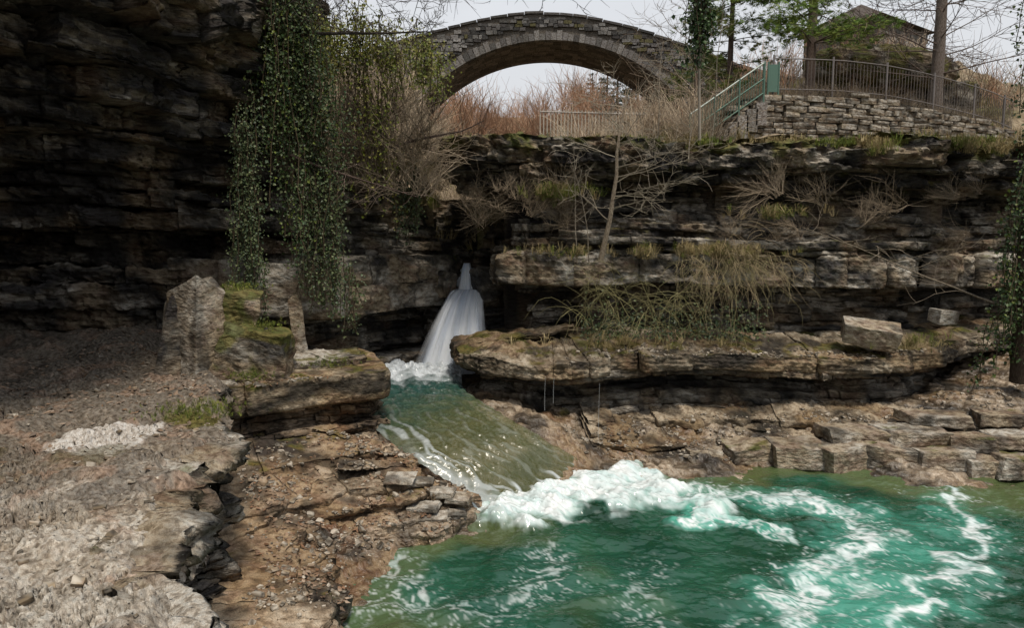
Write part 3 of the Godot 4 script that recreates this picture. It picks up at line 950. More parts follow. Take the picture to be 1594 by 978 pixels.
func build_right_cliff() -> void:
	var o := setting("right_cliff", "tall layered sandstone cliff across the pool with jutting ledges")
	var r := rnd(600)
	# --- ledge just above the pool
	var A := [Vector3(-1.0, 16.6, 0.0), Vector3(-1.25, 15.4, 0.02), Vector3(-1.34, 14.2, 0.03), Vector3(-1.05, 13.35, 0.0), Vector3(-0.2, 12.85, -0.04), Vector3(0.8, 12.65, -0.06), Vector3(1.9, 12.75, -0.04), Vector3(3.6, 13.05, 0.0), Vector3(5.6, 13.0, 0.0), Vector3(7.4, 13.0, 0.0), Vector3(8.7, 13.4, 0.05), Vector3(9.8, 14.4, 0.12), Vector3(11.5, 15.2, 0.2), Vector3(13.5, 15.5, 0.3)]
	strata(o, "rock_block", A, 1.54, 1.84, {"seed": 601, "tint": Color(0.86, 0.79, 0.69), "w": 0.8, "jit": 0.07, "amp": 0.035, "chip": 0.02, "D": 2.6, "under": 1.8, "nT": 34, "nF": 13, "split": true, "miss": 0.24, "missd": 0.28, "moss": 0.42, "warm": 0.2, "mat": M.slab, "rise": 0.12, "ds": 0.04, "topamp": 0.05, "tone": -0.08})
	var y := 1.54
	var k := 0
	while y > 0.5:
		var h := r.randf_range(0.05, 0.14)
		var of := -0.25 if y > 1.44 else (-1.2 + 0.12 * sin(k * 2.1) if y > 1.08 else -0.85 + (1.08 - y) * 0.9)
		strata(o, "shale_layer", A, y - h, y, {"seed": 610 + k, "off": of, "w": 0.6, "jit": 0.07, "amp": 0.05, "D": 0.9, "under": 0.8, "nT": 6, "ds": 0.045, "tone": r.randf_range(-0.25, 0.05) - (0.1 if y > 1.18 else -0.1), "warm": 0.05, "mat": M.shale, "lam": 0.03})
		y -= h
		k += 1
	# --- dark shaly recess above the ledge
	var B := [Vector3(-0.4, 18.5, 0.0), Vector3(-0.55, 16.8, 0.0), Vector3(-0.5, 15.3, 0.0), Vector3(-0.1, 14.55, 0.0), Vector3(1.0, 14.3, 0.0), Vector3(2.8, 14.25, 0.0), Vector3(5.5, 14.35, 0.0), Vector3(7.6, 14.4, 0.0), Vector3(9.3, 14.6, 0.0), Vector3(10.6, 15.2, 0.0), Vector3(13.5, 15.8, 0.0)]
	y = 1.7
	while y < 3.1:
		var h := r.randf_range(0.06, 0.2)
		if y + h > 3.05:
			h = 3.12 - y
		var of := -0.7 - 0.35 * sin((y - 1.7) / 1.4 * PI) + r.randfn(0, 0.06)
		strata(o, "shale_layer", B, y, y + h, {"seed": 640 + k, "off": of, "w": 0.7, "jit": 0.1, "amp": 0.07, "D": 0.9, "under": 0.8, "nT": 6, "ds": 0.05, "tone": r.randf_range(-0.3, 0.05), "warm": 0.02, "mat": M.shale if k % 2 else M.rock, "lam": 0.04})
		y += h
		k += 1
	# --- course of squared blocks
	strata(o, "rock_block", B, 3.12, 3.76, {"seed": 671, "w": 0.75, "jit": 0.12, "amp": 0.05, "D": 1.6, "under": 1.2, "nT": 20, "nF": 18, "split": true, "miss": 0.2, "missd": 0.35, "moss": 0.25, "warm": 0.1, "mat": M.slab, "ds": 0.045, "rise": 0.08, "tone": 0.04, "topamp": 0.05, "tj": 0.04, "chip": 0.02})
	y = 3.72
	while y < 5.2:
		var h := r.randf_range(0.07, 0.22)
		var t := (y - 3.72) / 1.48
		var of := lerpf(-0.3, -1.5, smoothstep(0.1, 0.9, t)) + r.randfn(0, 0.07)
		strata(o, "rock_layer", B, y, y + h, {"seed": 680 + k, "off": of, "w": 0.8, "jit": 0.12, "amp": 0.09, "D": 1.0, "under": 0.8, "nT": 8, "ds": 0.05, "tone": r.randf_range(-0.22, 0.1), "warm": 0.1, "moss": 0.3, "mat": M.shale if k % 2 else M.rock, "lam": 0.04, "miss": 0.15})
		y += h
		k += 1
	# --- overhanging top beds
	var C := [Vector3(-0.9, 19.0, 0.0), Vector3(-1.4, 17.2, 0.0), Vector3(-1.55, 15.8, 0.0), Vector3(-1.3, 15.0, 0.0), Vector3(-0.4, 14.6, 0.02), Vector3(1.4, 14.5, 0.0), Vector3(3.4, 14.8, -0.06), Vector3(5.5, 14.7, 0.0), Vector3(7.6, 14.5, 0.05), Vector3(9.6, 14.6, 0.0), Vector3(10.8, 15.3, -0.15), Vector3(14.0, 16.0, -0.3)]
	var cb := [[5.0, 5.14, -1.35], [5.12, 5.25, -0.95], [5.24, 5.42, -0.55], [5.4, 5.58, -0.3], [5.56, 5.7, -0.05], [5.68, 6.0, 0.16], [5.98, 6.22, 0.05]]
	for q in cb:
		strata(o, "rock_layer", C, q[0], q[1], {"seed": 720 + k, "off": q[2] + r.randfn(0, 0.04), "w": 1.2, "jit": 0.1, "amp": 0.13, "chip": 0.07, "D": 2.6 if q[1] > 6.1 else 1.2, "under": 1.6, "nT": 16 if q[1] > 6.1 else 6, "ds": 0.045, "tone": r.randf_range(-0.42, -0.15), "warm": 0.02, "moss": 0.9 if q[1] > 6.1 else 0.45, "mat": M.rock, "topamp": 0.07, "miss": 0.12, "missd": 0.4, "wave": 0.3})
		k += 1
	strata(o, "rock_core", shifted(B, 0.3, 1.35), 0.5, 6.0, {"seed": 790, "D": 0.3, "nF": 10, "nT": 2, "ds": 0.2, "tone": -0.4})
	stage("rightcliff")

func build_land() -> void:
	var pts := [[-1, 17, 6.1], [1, 16, 6.15], [3, 16, 6.15], [8, 16, 6.2], [13, 17, 6.0], [4, 19, 6.3], [8, 17.6, 6.35], [12, 18, 6.2], [8, 20, 7.5], [12, 21.5, 7.4], [6.5, 20.5, 7.5], [6, 24, 7.8], [8, 26, 8.4], [16, 24, 8.6], [16, 35, 12.5], [10, 40, 10.5], [25, 40, 14.0], [30, 30, 12], [30, 60, 18], [16, 18, 6.3], [18, 14, 6],
		[-1.2, 18, 2.7], [-1.0, 20, 2.9], [-0.8, 23, 3.2], [0.5, 28, 4], [1.8, 35, 5], [2, 45, 7], [0, 58, 12.5], [4, 62, 15.5], [-4, 62, 14.2], [9, 66, 15.5], [0, 76, 17.5], [12, 92, 20.5], [-10, 92, 20], [-25, 80, 22], [40, 90, 24], [-45, 60, 26], [-60, 100, 30], [60, 60, 22],
		[-3.2, 18.6, 5.3], [-4, 16.5, 5.5], [-3.4, 21, 6.3], [-5, 22, 8], [-8, 25, 10.5], [-10, 35, 13.0], [-16, 30, 15], [-6, 30, 9.8], [-20, 50, 20], [-12, 18, 11], [-6.5, 17, 8.5], [-8, 38, 12.0], [12, 36, 11.0], [3, 22, 6.6], [4, 28, 7.6], [6, 31, 8.4], [1.2, 24, 6.0]]
	land = idw(pts, -70, 70, 14, 110, 1.0, 3.2)
	var o := setting("hillside", "brown winter hillside rising behind the gorge")
	field(o, "slope", -24.0, 24.0, 15.0, 46.0, 0.22, land_h, land_c, M.soil, func(x, d, y): return d > (15.4 if x > -0.9 else (18.2 if x > -2.2 else (16.2 if x > -4.2 else 15.2))))
	field(o, "far_slope", -70.0, 70.0, 45.5, 109.0, 0.9, land_h, land_c, M.soil)
	var sc := setting("valley_floor", "ground that reaches the horizon beyond the hills")
	var mb := MB.new()
	mb.quad(Vector3(-900, -3, -900), Vector3(900, -3, -900), Vector3(900, -3, 900), Vector3(-900, -3, 900), Color(0.12, 0.11, 0.06))
	put(mb, "ground", M.soil, sc)
	stage("land")

# ------------------------------------------------------------------ water
func seg_dist(p: Vector2, a: Vector2, b: Vector2) -> float:
	var ab := b - a
	var t := clampf((p - a).dot(ab) / ab.length_squared(), 0.0, 1.0)
	return p.distance_to(a + ab * t)

func line_dist(p: Vector2, l: PackedVector2Array) -> float:
	var m := 1e9
	for k in l.size() - 1:
		m = minf(m, seg_dist(p, l[k], l[k + 1]))
	return m

var S0 := PackedVector2Array([Vector2(-0.15, 9.72), Vector2(0.5, 10.4), Vector2(1.3, 11.0), Vector2(2.2, 11.3)])
var S0b := PackedVector2Array([Vector2(0.2, 9.75), Vector2(1.3, 10.0), Vector2(2.3, 10.4), Vector2(2.9, 9.75)])
var S0c := PackedVector2Array([Vector2(2.7, 9.5), Vector2(3.2, 9.15), Vector2(3.75, 9.0)])
var S1 := PackedVector2Array([Vector2(2.2, 10.7), Vector2(3.43, 10.5), Vector2(4.55, 10.2), Vector2(5.1, 9.68), Vector2(4.89, 8.9), Vector2(3.95, 7.95), Vector2(3.3, 7.3), Vector2(2.8, 6.7)])
var S2 := PackedVector2Array([Vector2(7.1, 10.75), Vector2(6.65, 9.68), Vector2(6.25, 8.7), Vector2(5.55, 7.9), Vector2(4.5, 7.22), Vector2(3.9, 6.6)])

func ridge(x: float, y: float) -> float:
	return 1.0 - absf(N.get_noise_2d(x, y)) * 2.6

func foam_at(x: float, d: float) -> Vector3:
	# x: white foam, y: aerated turquoise, z: relief
	var wx := x + F3.get_noise_2d(x * 1.1, d * 1.1) * 0.55
	var wd := d + F3.get_noise_2d(x * 1.1 + 60.0, d * 1.1) * 0.55
	var p := Vector2(wx, wd)
	var churn := exp(-pow(line_dist(p, S0) / 0.55, 2.0)) + 0.95 * exp(-pow(line_dist(p, S0b) / 0.5, 2.0))
	var lx := wx + F3.get_noise_2d(wx * 3.0, wd * 3.0 + 4.0) * 0.12
	var lace := maxf(ridge(lx * 1.6, wd * 1.9 + 9.0), ridge(lx * 3.6 + 30.0, wd * 4.2) * 0.95)
	var patch := 0.8 * exp(-pow(line_dist(p, S0c) / 0.32, 2.0))
	var d1 := line_dist(p, S1)
	var d2 := line_dist(p, S2)
	var gran := clampf(0.5 + F3.get_noise_2d(lx * 5.0, wd * 6.0) * 1.5, 0.0, 1.2)
	var fil := smoothstep(0.74, 0.96, lace)
	var halo := maxf(exp(-pow(d1 / 0.75, 2.0)), exp(-pow(d2 / 0.7, 2.0)) * 0.85)
	var st := maxf(exp(-pow(d1 / 0.26, 2.0)) * (0.25 + 0.75 * gran), exp(-pow(d2 / 0.14, 2.0)) * (0.4 + 0.7 * gran))
	st = maxf(st, fil * halo * (0.35 + 0.5 * gran))
	# drifting foam lines in the near left of the pool
	var near := (1.0 - smoothstep(8.3, 9.3, d + absf(x) * 0.1)) * (1.0 - smoothstep(1.2, 2.8, x)) * (0.65 + N.get_noise_2d(x * 0.6, d * 0.6) * 0.9)
	var flow := maxf(ridge(wx * 0.55 + wd * 0.35, wd * 2.6 - wx * 0.7), ridge(wx * 1.1 + 40.0, wd * 5.0 - wx * 0.9) * 0.95)
	var fl := wx * 0.86 - wd * 0.5
	var cr := wx * 0.5 + wd * 0.86
	var silk := N.get_noise_2d(fl * 0.9, cr * 3.6) * 0.5 + N.get_noise_2d(fl * 2.4 + 8.0, cr * 8.0) * 0.3
	var w := smoothstep(0.3, 1.3, churn * 1.15 + silk * 0.55)
	w = maxf(w, smoothstep(0.75, 1.25, patch + lace * 0.5))
	w = maxf(w, smoothstep(0.12, 0.85, st) * 0.92)
	w = maxf(w, smoothstep(0.8, 1.12, flow * 0.72 + near * 0.4) * 0.55 * smoothstep(0.15, 0.5, near))
	var t := smoothstep(0.3, 1.1, churn * 0.9 + patch)
	t = maxf(t, smoothstep(0.25, 1.05, 0.8 * exp(-pow(d1 / 0.7, 2.0)) + 0.65 * exp(-pow(d2 / 0.7, 2.0)) + F3.get_noise_2d(wx * 0.9, wd * 0.9) * 0.34) * 0.72)
	t = maxf(t, near * 0.12)
	return Vector3(clampf(w, 0, 1), clampf(t, 0, 1), churn)

var pool_cache := Vector3.ZERO
func pool_h(x: float, d: float) -> float:
	pool_cache = foam_at(x, d)
	var c := minf(pool_cache.z, 1.3)
	var h := N.get_noise_2d(x * 0.9 + 5.0, d * 1.6) * 0.05 + F3.get_noise_2d(x * 2.2, d * 3.4) * 0.03
	h += c * (0.13 + N.get_noise_2d(x * 1.4, d * 1.4) * 0.08 + F3.get_noise_2d(x * 4.0, d * 4.0) * 0.05 + F3.get_noise_2d((x * 0.86 - d * 0.5) * 1.8, (x * 0.5 + d * 0.86) * 6.0) * 0.035)
	return h

func pool_c(p: Vector3) -> Color:
	var f := pool_cache
	var d := -p.z
	var g := F3.get_noise_2d(p.x * 0.5 + 11.0, d * 0.5)
	var c := Color(0.008, 0.038, 0.02).lerp(Color(0.016, 0.07, 0.04), clampf(0.5 + g * 1.4, 0.0, 1.0))
	c = c.lerp(Color(0.085, 0.36, 0.275), f.y * 0.9)
	# sandy olive water over the shallows along the far shore and the near left shelf
	var sh := smoothstep(-0.5, -0.1, samp(bed, p.x, d) + N.get_noise_2d(p.x * 1.5, d * 1.5) * 0.12)
	c = c.lerp(Color(0.13, 0.14, 0.05), sh * 0.5 * (1.0 - f.y * 0.7))
	var lace := 0.62 + 0.5 * F3.get_noise_2d((p.x * 0.86 - d * 0.5) * 1.6, (p.x * 0.5 + d * 0.86) * 5.0 + 30.0) + 0.3 * F3.get_noise_2d(p.x * 1.2, d * 1.2)
	return c.lerp(Color(0.36, 0.53, 0.53).lerp(Color(0.7, 0.73, 0.74), clampf(lace * 1.2, 0.0, 1.0)), f.x)

func build_water() -> void:
	var o := setting("pool_water", "emerald green pool with white foam swirls")
	field(o, "surface", -2.8, 12.5, 3.2, 12.6, 0.028, pool_h, pool_c, M.water, func(x, d, y): return x < 9.0 or d > 3.0)
	stage("pool")
	# the chute that slides over smooth rock into the pool
	var L := [Vector3(-3.5, 15.6, 1.13), Vector3(-2.85, 13.58, 1.12), Vector3(-2.42, 11.3, 1.06), Vector3(-1.62, 10.15, 0.86), Vector3(-0.98, 9.85, 0.54), Vector3(-0.42, 9.8, 0.18), Vector3(-0.12, 9.75, -0.06)]
	var R := [Vector3(-1.2, 15.6, 1.13), Vector3(-1.0, 13.7, 1.12), Vector3(-0.6, 12.6, 1.1), Vector3(0.05, 11.7, 0.95), Vector3(0.68, 11.35, 0.66), Vector3(1.28, 11.55, 0.26), Vector3(1.75, 11.85, -0.06)]
	var rows := 260
	var cols := 110
	var p := PackedVector3Array()
	var c := PackedColorArray()
	for a in rows:
		var t := float(a) / (rows - 1) * 6.0
		var i := mini(int(t), 5)
		var f := t - i
		var l: Vector3 = (L[i] as Vector3).cubic_interpolate(L[i + 1], L[maxi(i - 1, 0)], L[mini(i + 2, 6)], f)
		var q: Vector3 = (R[i] as Vector3).cubic_interpolate(R[i + 1], R[maxi(i - 1, 0)], R[mini(i + 2, 6)], f)
		for b in cols:
			var u := float(b) / (cols - 1)
			var m := l.lerp(q, u)
			var calm := 1.0 - smoothstep(0.8, 2.6, t)
			var st := N.get_noise_2d(u * 16.0 + N.get_noise_2d(t * 1.5, u * 3.0) * 0.6, t * 0.9)
			var rip := F3.get_noise_2d(m.x * 2.4, m.y * 3.4)
			var h := st * 0.02 * (1.0 - calm) + rip * 0.09 * calm + F3.get_noise_2d(m.x * 5.0, m.y * 6.0) * 0.03
			h -= 0.09 * pow(absf(u * 2.0 - 1.0), 8.0)
			p.append(Vector3(m.x, m.z + h, -m.y))
			var col := Color(0.022, 0.075, 0.065).lerp(Color(0.1, 0.115, 0.045), smoothstep(1.2, 3.5, t + u * 0.6 + rip * 0.6))
			# plunge foam under the fall
			var fo := 1.0 - smoothstep(0.6, 1.05, t + rip * 0.3 + absf(u - 0.5) * 0.1)
			fo = maxf(fo, smoothstep(0.2, 0.6, rip) * 0.22 * calm)
			# white threads along the left edge of the slide
			var th := smoothstep(0.1, 0.42, st + 0.35 * (1.0 - smoothstep(0.03, 0.26, u)) - 0.16) * smoothstep(1.7, 2.8, t) * (1.0 - smoothstep(0.12, 0.4, u))
			fo = maxf(fo, th * 0.55)
			fo = maxf(fo, 0.5 * smoothstep(2.4, 4.0, t) * (1.0 - smoothstep(0.02, 0.16, u + rip * 0.1)))
			fo = maxf(fo, smoothstep(0.34, 0.6, st) * 0.14 * (1.0 - calm))
			fo = maxf(fo, smoothstep(5.3, 6.0, t + st * 0.8))
			col = col.lerp(Color(0.6, 0.65, 0.69), clampf(fo, 0.0, 1.0))
			col.a = lerpf(0.8, 0.55, smoothstep(1.8, 3.4, t)) if fo < 0.05 else lerpf(0.6, 0.97, clampf(fo, 0.0, 1.0))
			p[p.size() - 1].y += fo * 0.1 * (1.0 - smoothstep(0.6, 1.1, t)) * (1.0 + rip)
			c.append(col)
	var st2 := setting("stream_water", "clear green stream sliding down smooth rock into the pool")
	var mb := MB.new()
	mb.grid(cols, rows, p, c)
	put(mb, "surface", M.sheet, st2)
	# river above the fall
	var up := setting("river_water", "grey river above the waterfall in the rock notch")
	field(up, "surface", -2.0, -0.3, 16.75, 30.0, 0.1, func(x, d): return 2.86 + (0.5 if d > 17.6 else 0.5 * smoothstep(17.3, 17.6, d)) + N.get_noise_2d(x * 3.0, d * 3.0) * 0.03, func(q): return Color(0.3, 0.34, 0.36).lerp(Color(0.75, 0.78, 0.8), clampf(0.4 + N.get_noise_2d(q.x * 4.0, q.z * 2.0), 0, 1)), M.water)
	build_fall()
	stage("water")

func build_fall() -> void:
	var o := thing("waterfall", "white silky waterfall dropping through the dark rock notch", "waterfall", Vector3(-1.2, 1.1, -15.8))
	# parts: main veil, thin veil in front, small upper step
	var veils := [
		{"n": "veil", "w0": [-1.5, -0.74], "w1": [-2.15, -0.55], "y": [2.86, 1.08], "d": [16.72, 15.55], "a": 1.25, "s": 3.0},
		{"n": "veil", "w0": [-1.42, -0.8], "w1": [-2.35, -0.55], "y": [2.88, 1.02], "d": [16.68, 15.3], "a": 0.6, "s": 9.0},
		{"n": "upper_step", "w0": [-1.24, -1.06], "w1": [-1.36, -0.94], "y": [3.52, 2.8], "d": [17.2, 16.7], "a": 1.3, "s": 5.0}]
	for q in veils:
		var rows := 46
		var cols := 60
		var p := PackedVector3Array()
		var c := PackedColorArray()
		for a in rows:
			var t := float(a) / (rows - 1)
			for b in cols:
				var u := float(b) / (cols - 1)
				var x := lerpf(lerpf(q.w0[0], q.w1[0], t), lerpf(q.w0[1], q.w1[1], t), u)
				var n := N.get_noise_2d(u * 5.0 + q.s * 7.0, t * 0.9) * 0.8 + 0.3 * N.get_noise_2d(u * 17.0, t * 1.4 + q.s)
				var y := lerpf(q.y[0], q.y[1], pow(t, 1.35))
				var d := lerpf(q.d[0], q.d[1], sqrt(t)) + n * 0.07 + pow(absf(u * 2 - 1), 3.0) * 0.15
				p.append(Vector3(x + 1.2, y - 1.1, -d + 15.8))
				var k := clampf(0.72 + n * 0.55 + t * 0.2, 0.0, 1.0)
				var col := Color(0.5, 0.62, 0.82).lerp(Color(0.9, 0.94, 0.99), k)
				col.a = clampf((q.a as float) * (0.75 + k * 0.6) * smoothstep(0.0, 0.16, minf(u, 1.0 - u) + n * 0.05), 0.0, 1.0)
				c.append(col)
		var mb := MB.new()
		mb.grid(cols, rows, p, c)
		put(mb, q.n, M.fall, o)
	for q in [[0.62, 12.55, 1.5, 0.85], [1.6, 12.2, 1.45, 0.1], [0.78, 12.5, 1.5, 1.0]]:
		var dr := thing("water_drip", "thin thread of water dripping from the ledge beside the stream", "water", Vector3(q[0], q[3], -q[1]), "drips from the ledge")
		var mb := MB.new()
		var cw := Color(0.6, 0.64, 0.66, 0.3)
		mb.tube(PackedVector3Array([Vector3.ZERO, Vector3(0.0, (q[2] - q[3]) * 0.5, 0.0), Vector3(0.01, q[2] - q[3], 0)]), PackedFloat32Array([0.005, 0.004, 0.003]), cw, 5)
		put(mb, "thread", M.fall, dr)
	# the rock the water slides over behind the veil
	var back := setting("fall_rock", "dark wet rock step behind the waterfall")
	var path := [Vector3(-2.2, 17.1, 0), Vector3(-1.8, 16.95, 0.0), Vector3(-1.2, 16.9, 0.0), Vector3(-0.5, 16.95, 0.0), Vector3(-0.1, 17.1, 0)]
	var y := 0.8
	var k := 0
	while y < 2.78:
		strata(back, "rock_layer", path, y, y + 0.24, {"seed": 900 + k, "off": -0.05 * (k % 3), "w": 0.6, "D": 1.0, "nT": 5, "mat": M.wet, "tone": -0.2})
		y += 0.24
		k += 1
	var nt := [Vector3(-2.9, 17.0, 0.0), Vector3(-2.2, 17.5, 0.0), Vector3(-1.5, 17.7, 0.0), Vector3(-0.7, 17.4, 0.0), Vector3(0.4, 16.4, 0.0)]
	y = 3.46
	k = 0
	while y < 5.1:
		var hh := 0.1 + 0.06 * ((k * 5) % 4)
		strata(back, "rock_layer", shifted(nt, 0.0, k * 0.07), y, y + hh, {"seed": 930 + k, "off": 0.05 * (k % 3), "w": 0.5, "D": 1.2, "nT": 8, "mat": M.rock, "tone": -0.3, "moss": 0.35, "amp": 0.1, "jit": 0.1})
		y += hh
		k += 1
	strata(back, "rock_layer", shifted(path, 0, 0.65), 2.75, 3.3, {"seed": 920, "w": 0.6, "D": 1.0, "nT": 5, "mat": M.wet, "tone": -0.2})

# ------------------------------------------------------------------ bridge
const BX := 1.95
const BY := 5.32
const BR := 8.86
var bridge_top := [[-20.0, 11.6], [-8.0, 13.35], [-5.05, 14.24], [-3.12, 14.71], [-0.87, 15.27], [1.38, 15.48], [3.3, 15.33], [5.56, 14.86], [7.82, 14.18], [12.0, 12.7], [18.0, 11.6]]

func arch_y(x: float) -> float:
	var q := BR * BR - (x - BX) * (x - BX)
	return BY + sqrt(q) if q > 0.0 else -100.0

func smooth_top(x: float) -> float:
	return (curve_at(bridge_top, x - 0.8) + curve_at(bridge_top, x) + curve_at(bridge_top, x + 0.8)) / 3.0

func build_bridge() -> void:
	var o := thing("stone_bridge", "old humpbacked stone bridge with a single wide arch behind the gorge", "bridge", Vector3(BX, 5.0, -35.0))
	var base := -o.position
	var zf := -35.0
	var zb := -39.3
	# spandrel walls
	for side in 2:
		var p := PackedVector3Array()
		var c := PackedColorArray()
		var cols := 141
		for row in 9:
			for k in cols:
				var x := lerpf(-16.0, 17.0, float(k) / (cols - 1))
				if side == 1:
					x = -x + 1.0
				var y0 := maxf(arch_y(x), 4.0)
				var y := lerpf(smooth_top(x), y0, row / 8.0)
				var q := Vector3(x, y, (zf - 0.05) if side == 0 else zb)
				p.append(q + base)
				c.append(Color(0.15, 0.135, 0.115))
		var mb := MB.new()
		mb.grid(cols, 9, p, c)
		put(mb, "spandrel_wall", M.masonry, o)
	# deck and soffit
	var deck := MB.new()
	var pd := PackedVector3Array()
	var cd := PackedColorArray()
	for row in 2:
		for k in 80:
			var x := lerpf(-16.0, 17.0, k / 79.0)
			pd.append(Vector3(x, smooth_top(x) - 0.02, zb if row == 0 else zf - 0.05) + base)
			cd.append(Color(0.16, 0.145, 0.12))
	deck.grid(80, 2, pd, cd)
	put(deck, "deck", M.masonry, o)
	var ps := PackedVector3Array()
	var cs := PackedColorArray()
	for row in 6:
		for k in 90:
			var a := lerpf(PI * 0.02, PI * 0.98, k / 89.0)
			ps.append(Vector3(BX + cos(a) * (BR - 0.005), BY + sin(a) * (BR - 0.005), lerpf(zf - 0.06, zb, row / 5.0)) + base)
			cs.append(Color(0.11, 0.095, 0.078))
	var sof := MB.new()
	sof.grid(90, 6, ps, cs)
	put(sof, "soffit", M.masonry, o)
	# ring of wedge stones
	var r := rnd(41)
	var nv := 92
	for k in nv:
		var a := PI * (0.04 + 0.92 * (k + 0.5) / nv)
		var ex := Vector3(cos(a), sin(a), 0)
		var tz := Vector3(-sin(a), cos(a), 0)
		var h := r.randf_range(0.28, 0.5)
		var t := Transform3D(Basis(tz, ex, Vector3(0, 0, 1)), Vector3(BX, BY, zf - 0.1) + ex * (BR + h * 0.5 - 0.02) + base)
		var mb := MB.new()
		mb.box(Transform3D(), Vector3(BR * PI * 0.92 / nv * 0.93, h, 0.34 + r.randf_range(0.0, 0.05)), grey(r.randf_range(0.08, 0.3), 0.03))
		put_mesh(mb.mesh(), "voussoir", M.masonry, o, t)
	# face stones, laid in uneven courses
	var st := MB.new()
	var y := 5.0
	while y < 15.4:
		var h := r.randf_range(0.1, 0.22)
		var x := -14.0 + r.randf()
		while x < 15.0:
			var w := r.randf_range(0.14, 0.5)
			var cx := x + w * 0.5
			if y + h < smooth_top(cx) - 0.12 and y > maxf(arch_y(cx - w * 0.5), arch_y(cx + w * 0.5)) + 0.42 and Vector2(cx - BX, y - BY).length() > BR + 0.55:
				var g := r.randf()
				var lm := F3.get_noise_2d(cx * 0.5, y * 0.8)
				var col := grey(0.06 + 0.2 * g * g + maxf(0.0, lm) * 0.4, 0.01) if r.randf() < 0.85 else Color(0.13, 0.125, 0.06)
				st.box(Transform3D(Basis.from_euler(Vector3(r.randfn(0, 0.02), r.randfn(0, 0.02), r.randfn(0, 0.06))), Vector3(cx, y + h * 0.5 + r.randfn(0, 0.02), zf - 0.13 + r.randf_range(0, 0.08)) + base), Vector3(w * r.randf_range(0.8, 1.0), h * r.randf_range(0.75, 1.0), 0.3), col)
			x += w
		y += h
	# barrel stones
	for row in 9:
		var a := 0.1
		while a < PI - 0.1:
			var w := r.randf_range(0.3, 0.6)
			var am := a + w * 0.5 / BR
			var ex := Vector3(cos(am), sin(am), 0)
			st.box(Transform3D(Basis(Vector3(-sin(am), cos(am), 0), ex, Vector3(0, 0, 1)), Vector3(BX, BY, zf - 0.42 - row * 0.42) + ex * (BR + 0.09 - r.randf() * 0.03) + base), Vector3(w * 0.94, 0.24, 0.39), grey(r.randf_range(0.09, 0.25), 0.12))
			a += w / BR
	stuff(put(st, "stonework", M.masonry, o))
	# coping stones
	var xx := -12.0
	while xx < 15.0:
		var w := r.randf_range(0.6, 1.0)
		var y1 := smooth_top(xx + 0.06)
		var y2 := smooth_top(xx + w - 0.06)
		var mb := MB.new()
		mb.box(Transform3D(), Vector3(Vector2(w, y2 - y1).length() * 0.97, 0.11, 0.42), grey(r.randf_range(0.06, 0.15), 0.02))
		put_mesh(mb.mesh(), "coping_stone", M.masonry, o, Transform3D(Basis.from_euler(Vector3(0, 0, atan2(y2 - y1, w))), Vector3(xx + w * 0.5, (y1 + y2) * 0.5 + 0.05 + r.randfn(0, 0.012), zf - 0.16) + base))
		xx += w

# ------------------------------------------------------------------ terrace wall, railings, steps
var wall_path := [Vector3(4.7, 17.2, 0.0), Vector3(5.6, 17.1, 0.0), Vector3(7.0, 17.2, 0.0), Vector3(8.4, 17.45, 0.0), Vector3(10.0, 17.85, 0.0), Vector3(11.6, 18.4, 0.0), Vector3(13.2, 19.1, 0.0), Vector3(14.6, 20.0, 0.0)]
var wall_top := [[4.6, 6.85], [5.0, 7.1], [5.7, 7.6], [6.4, 7.72], [8.4, 7.74], [9.6, 7.7], [10.8, 7.6], [12.0, 7.48], [13.0, 7.38], [15.0, 7.2]]

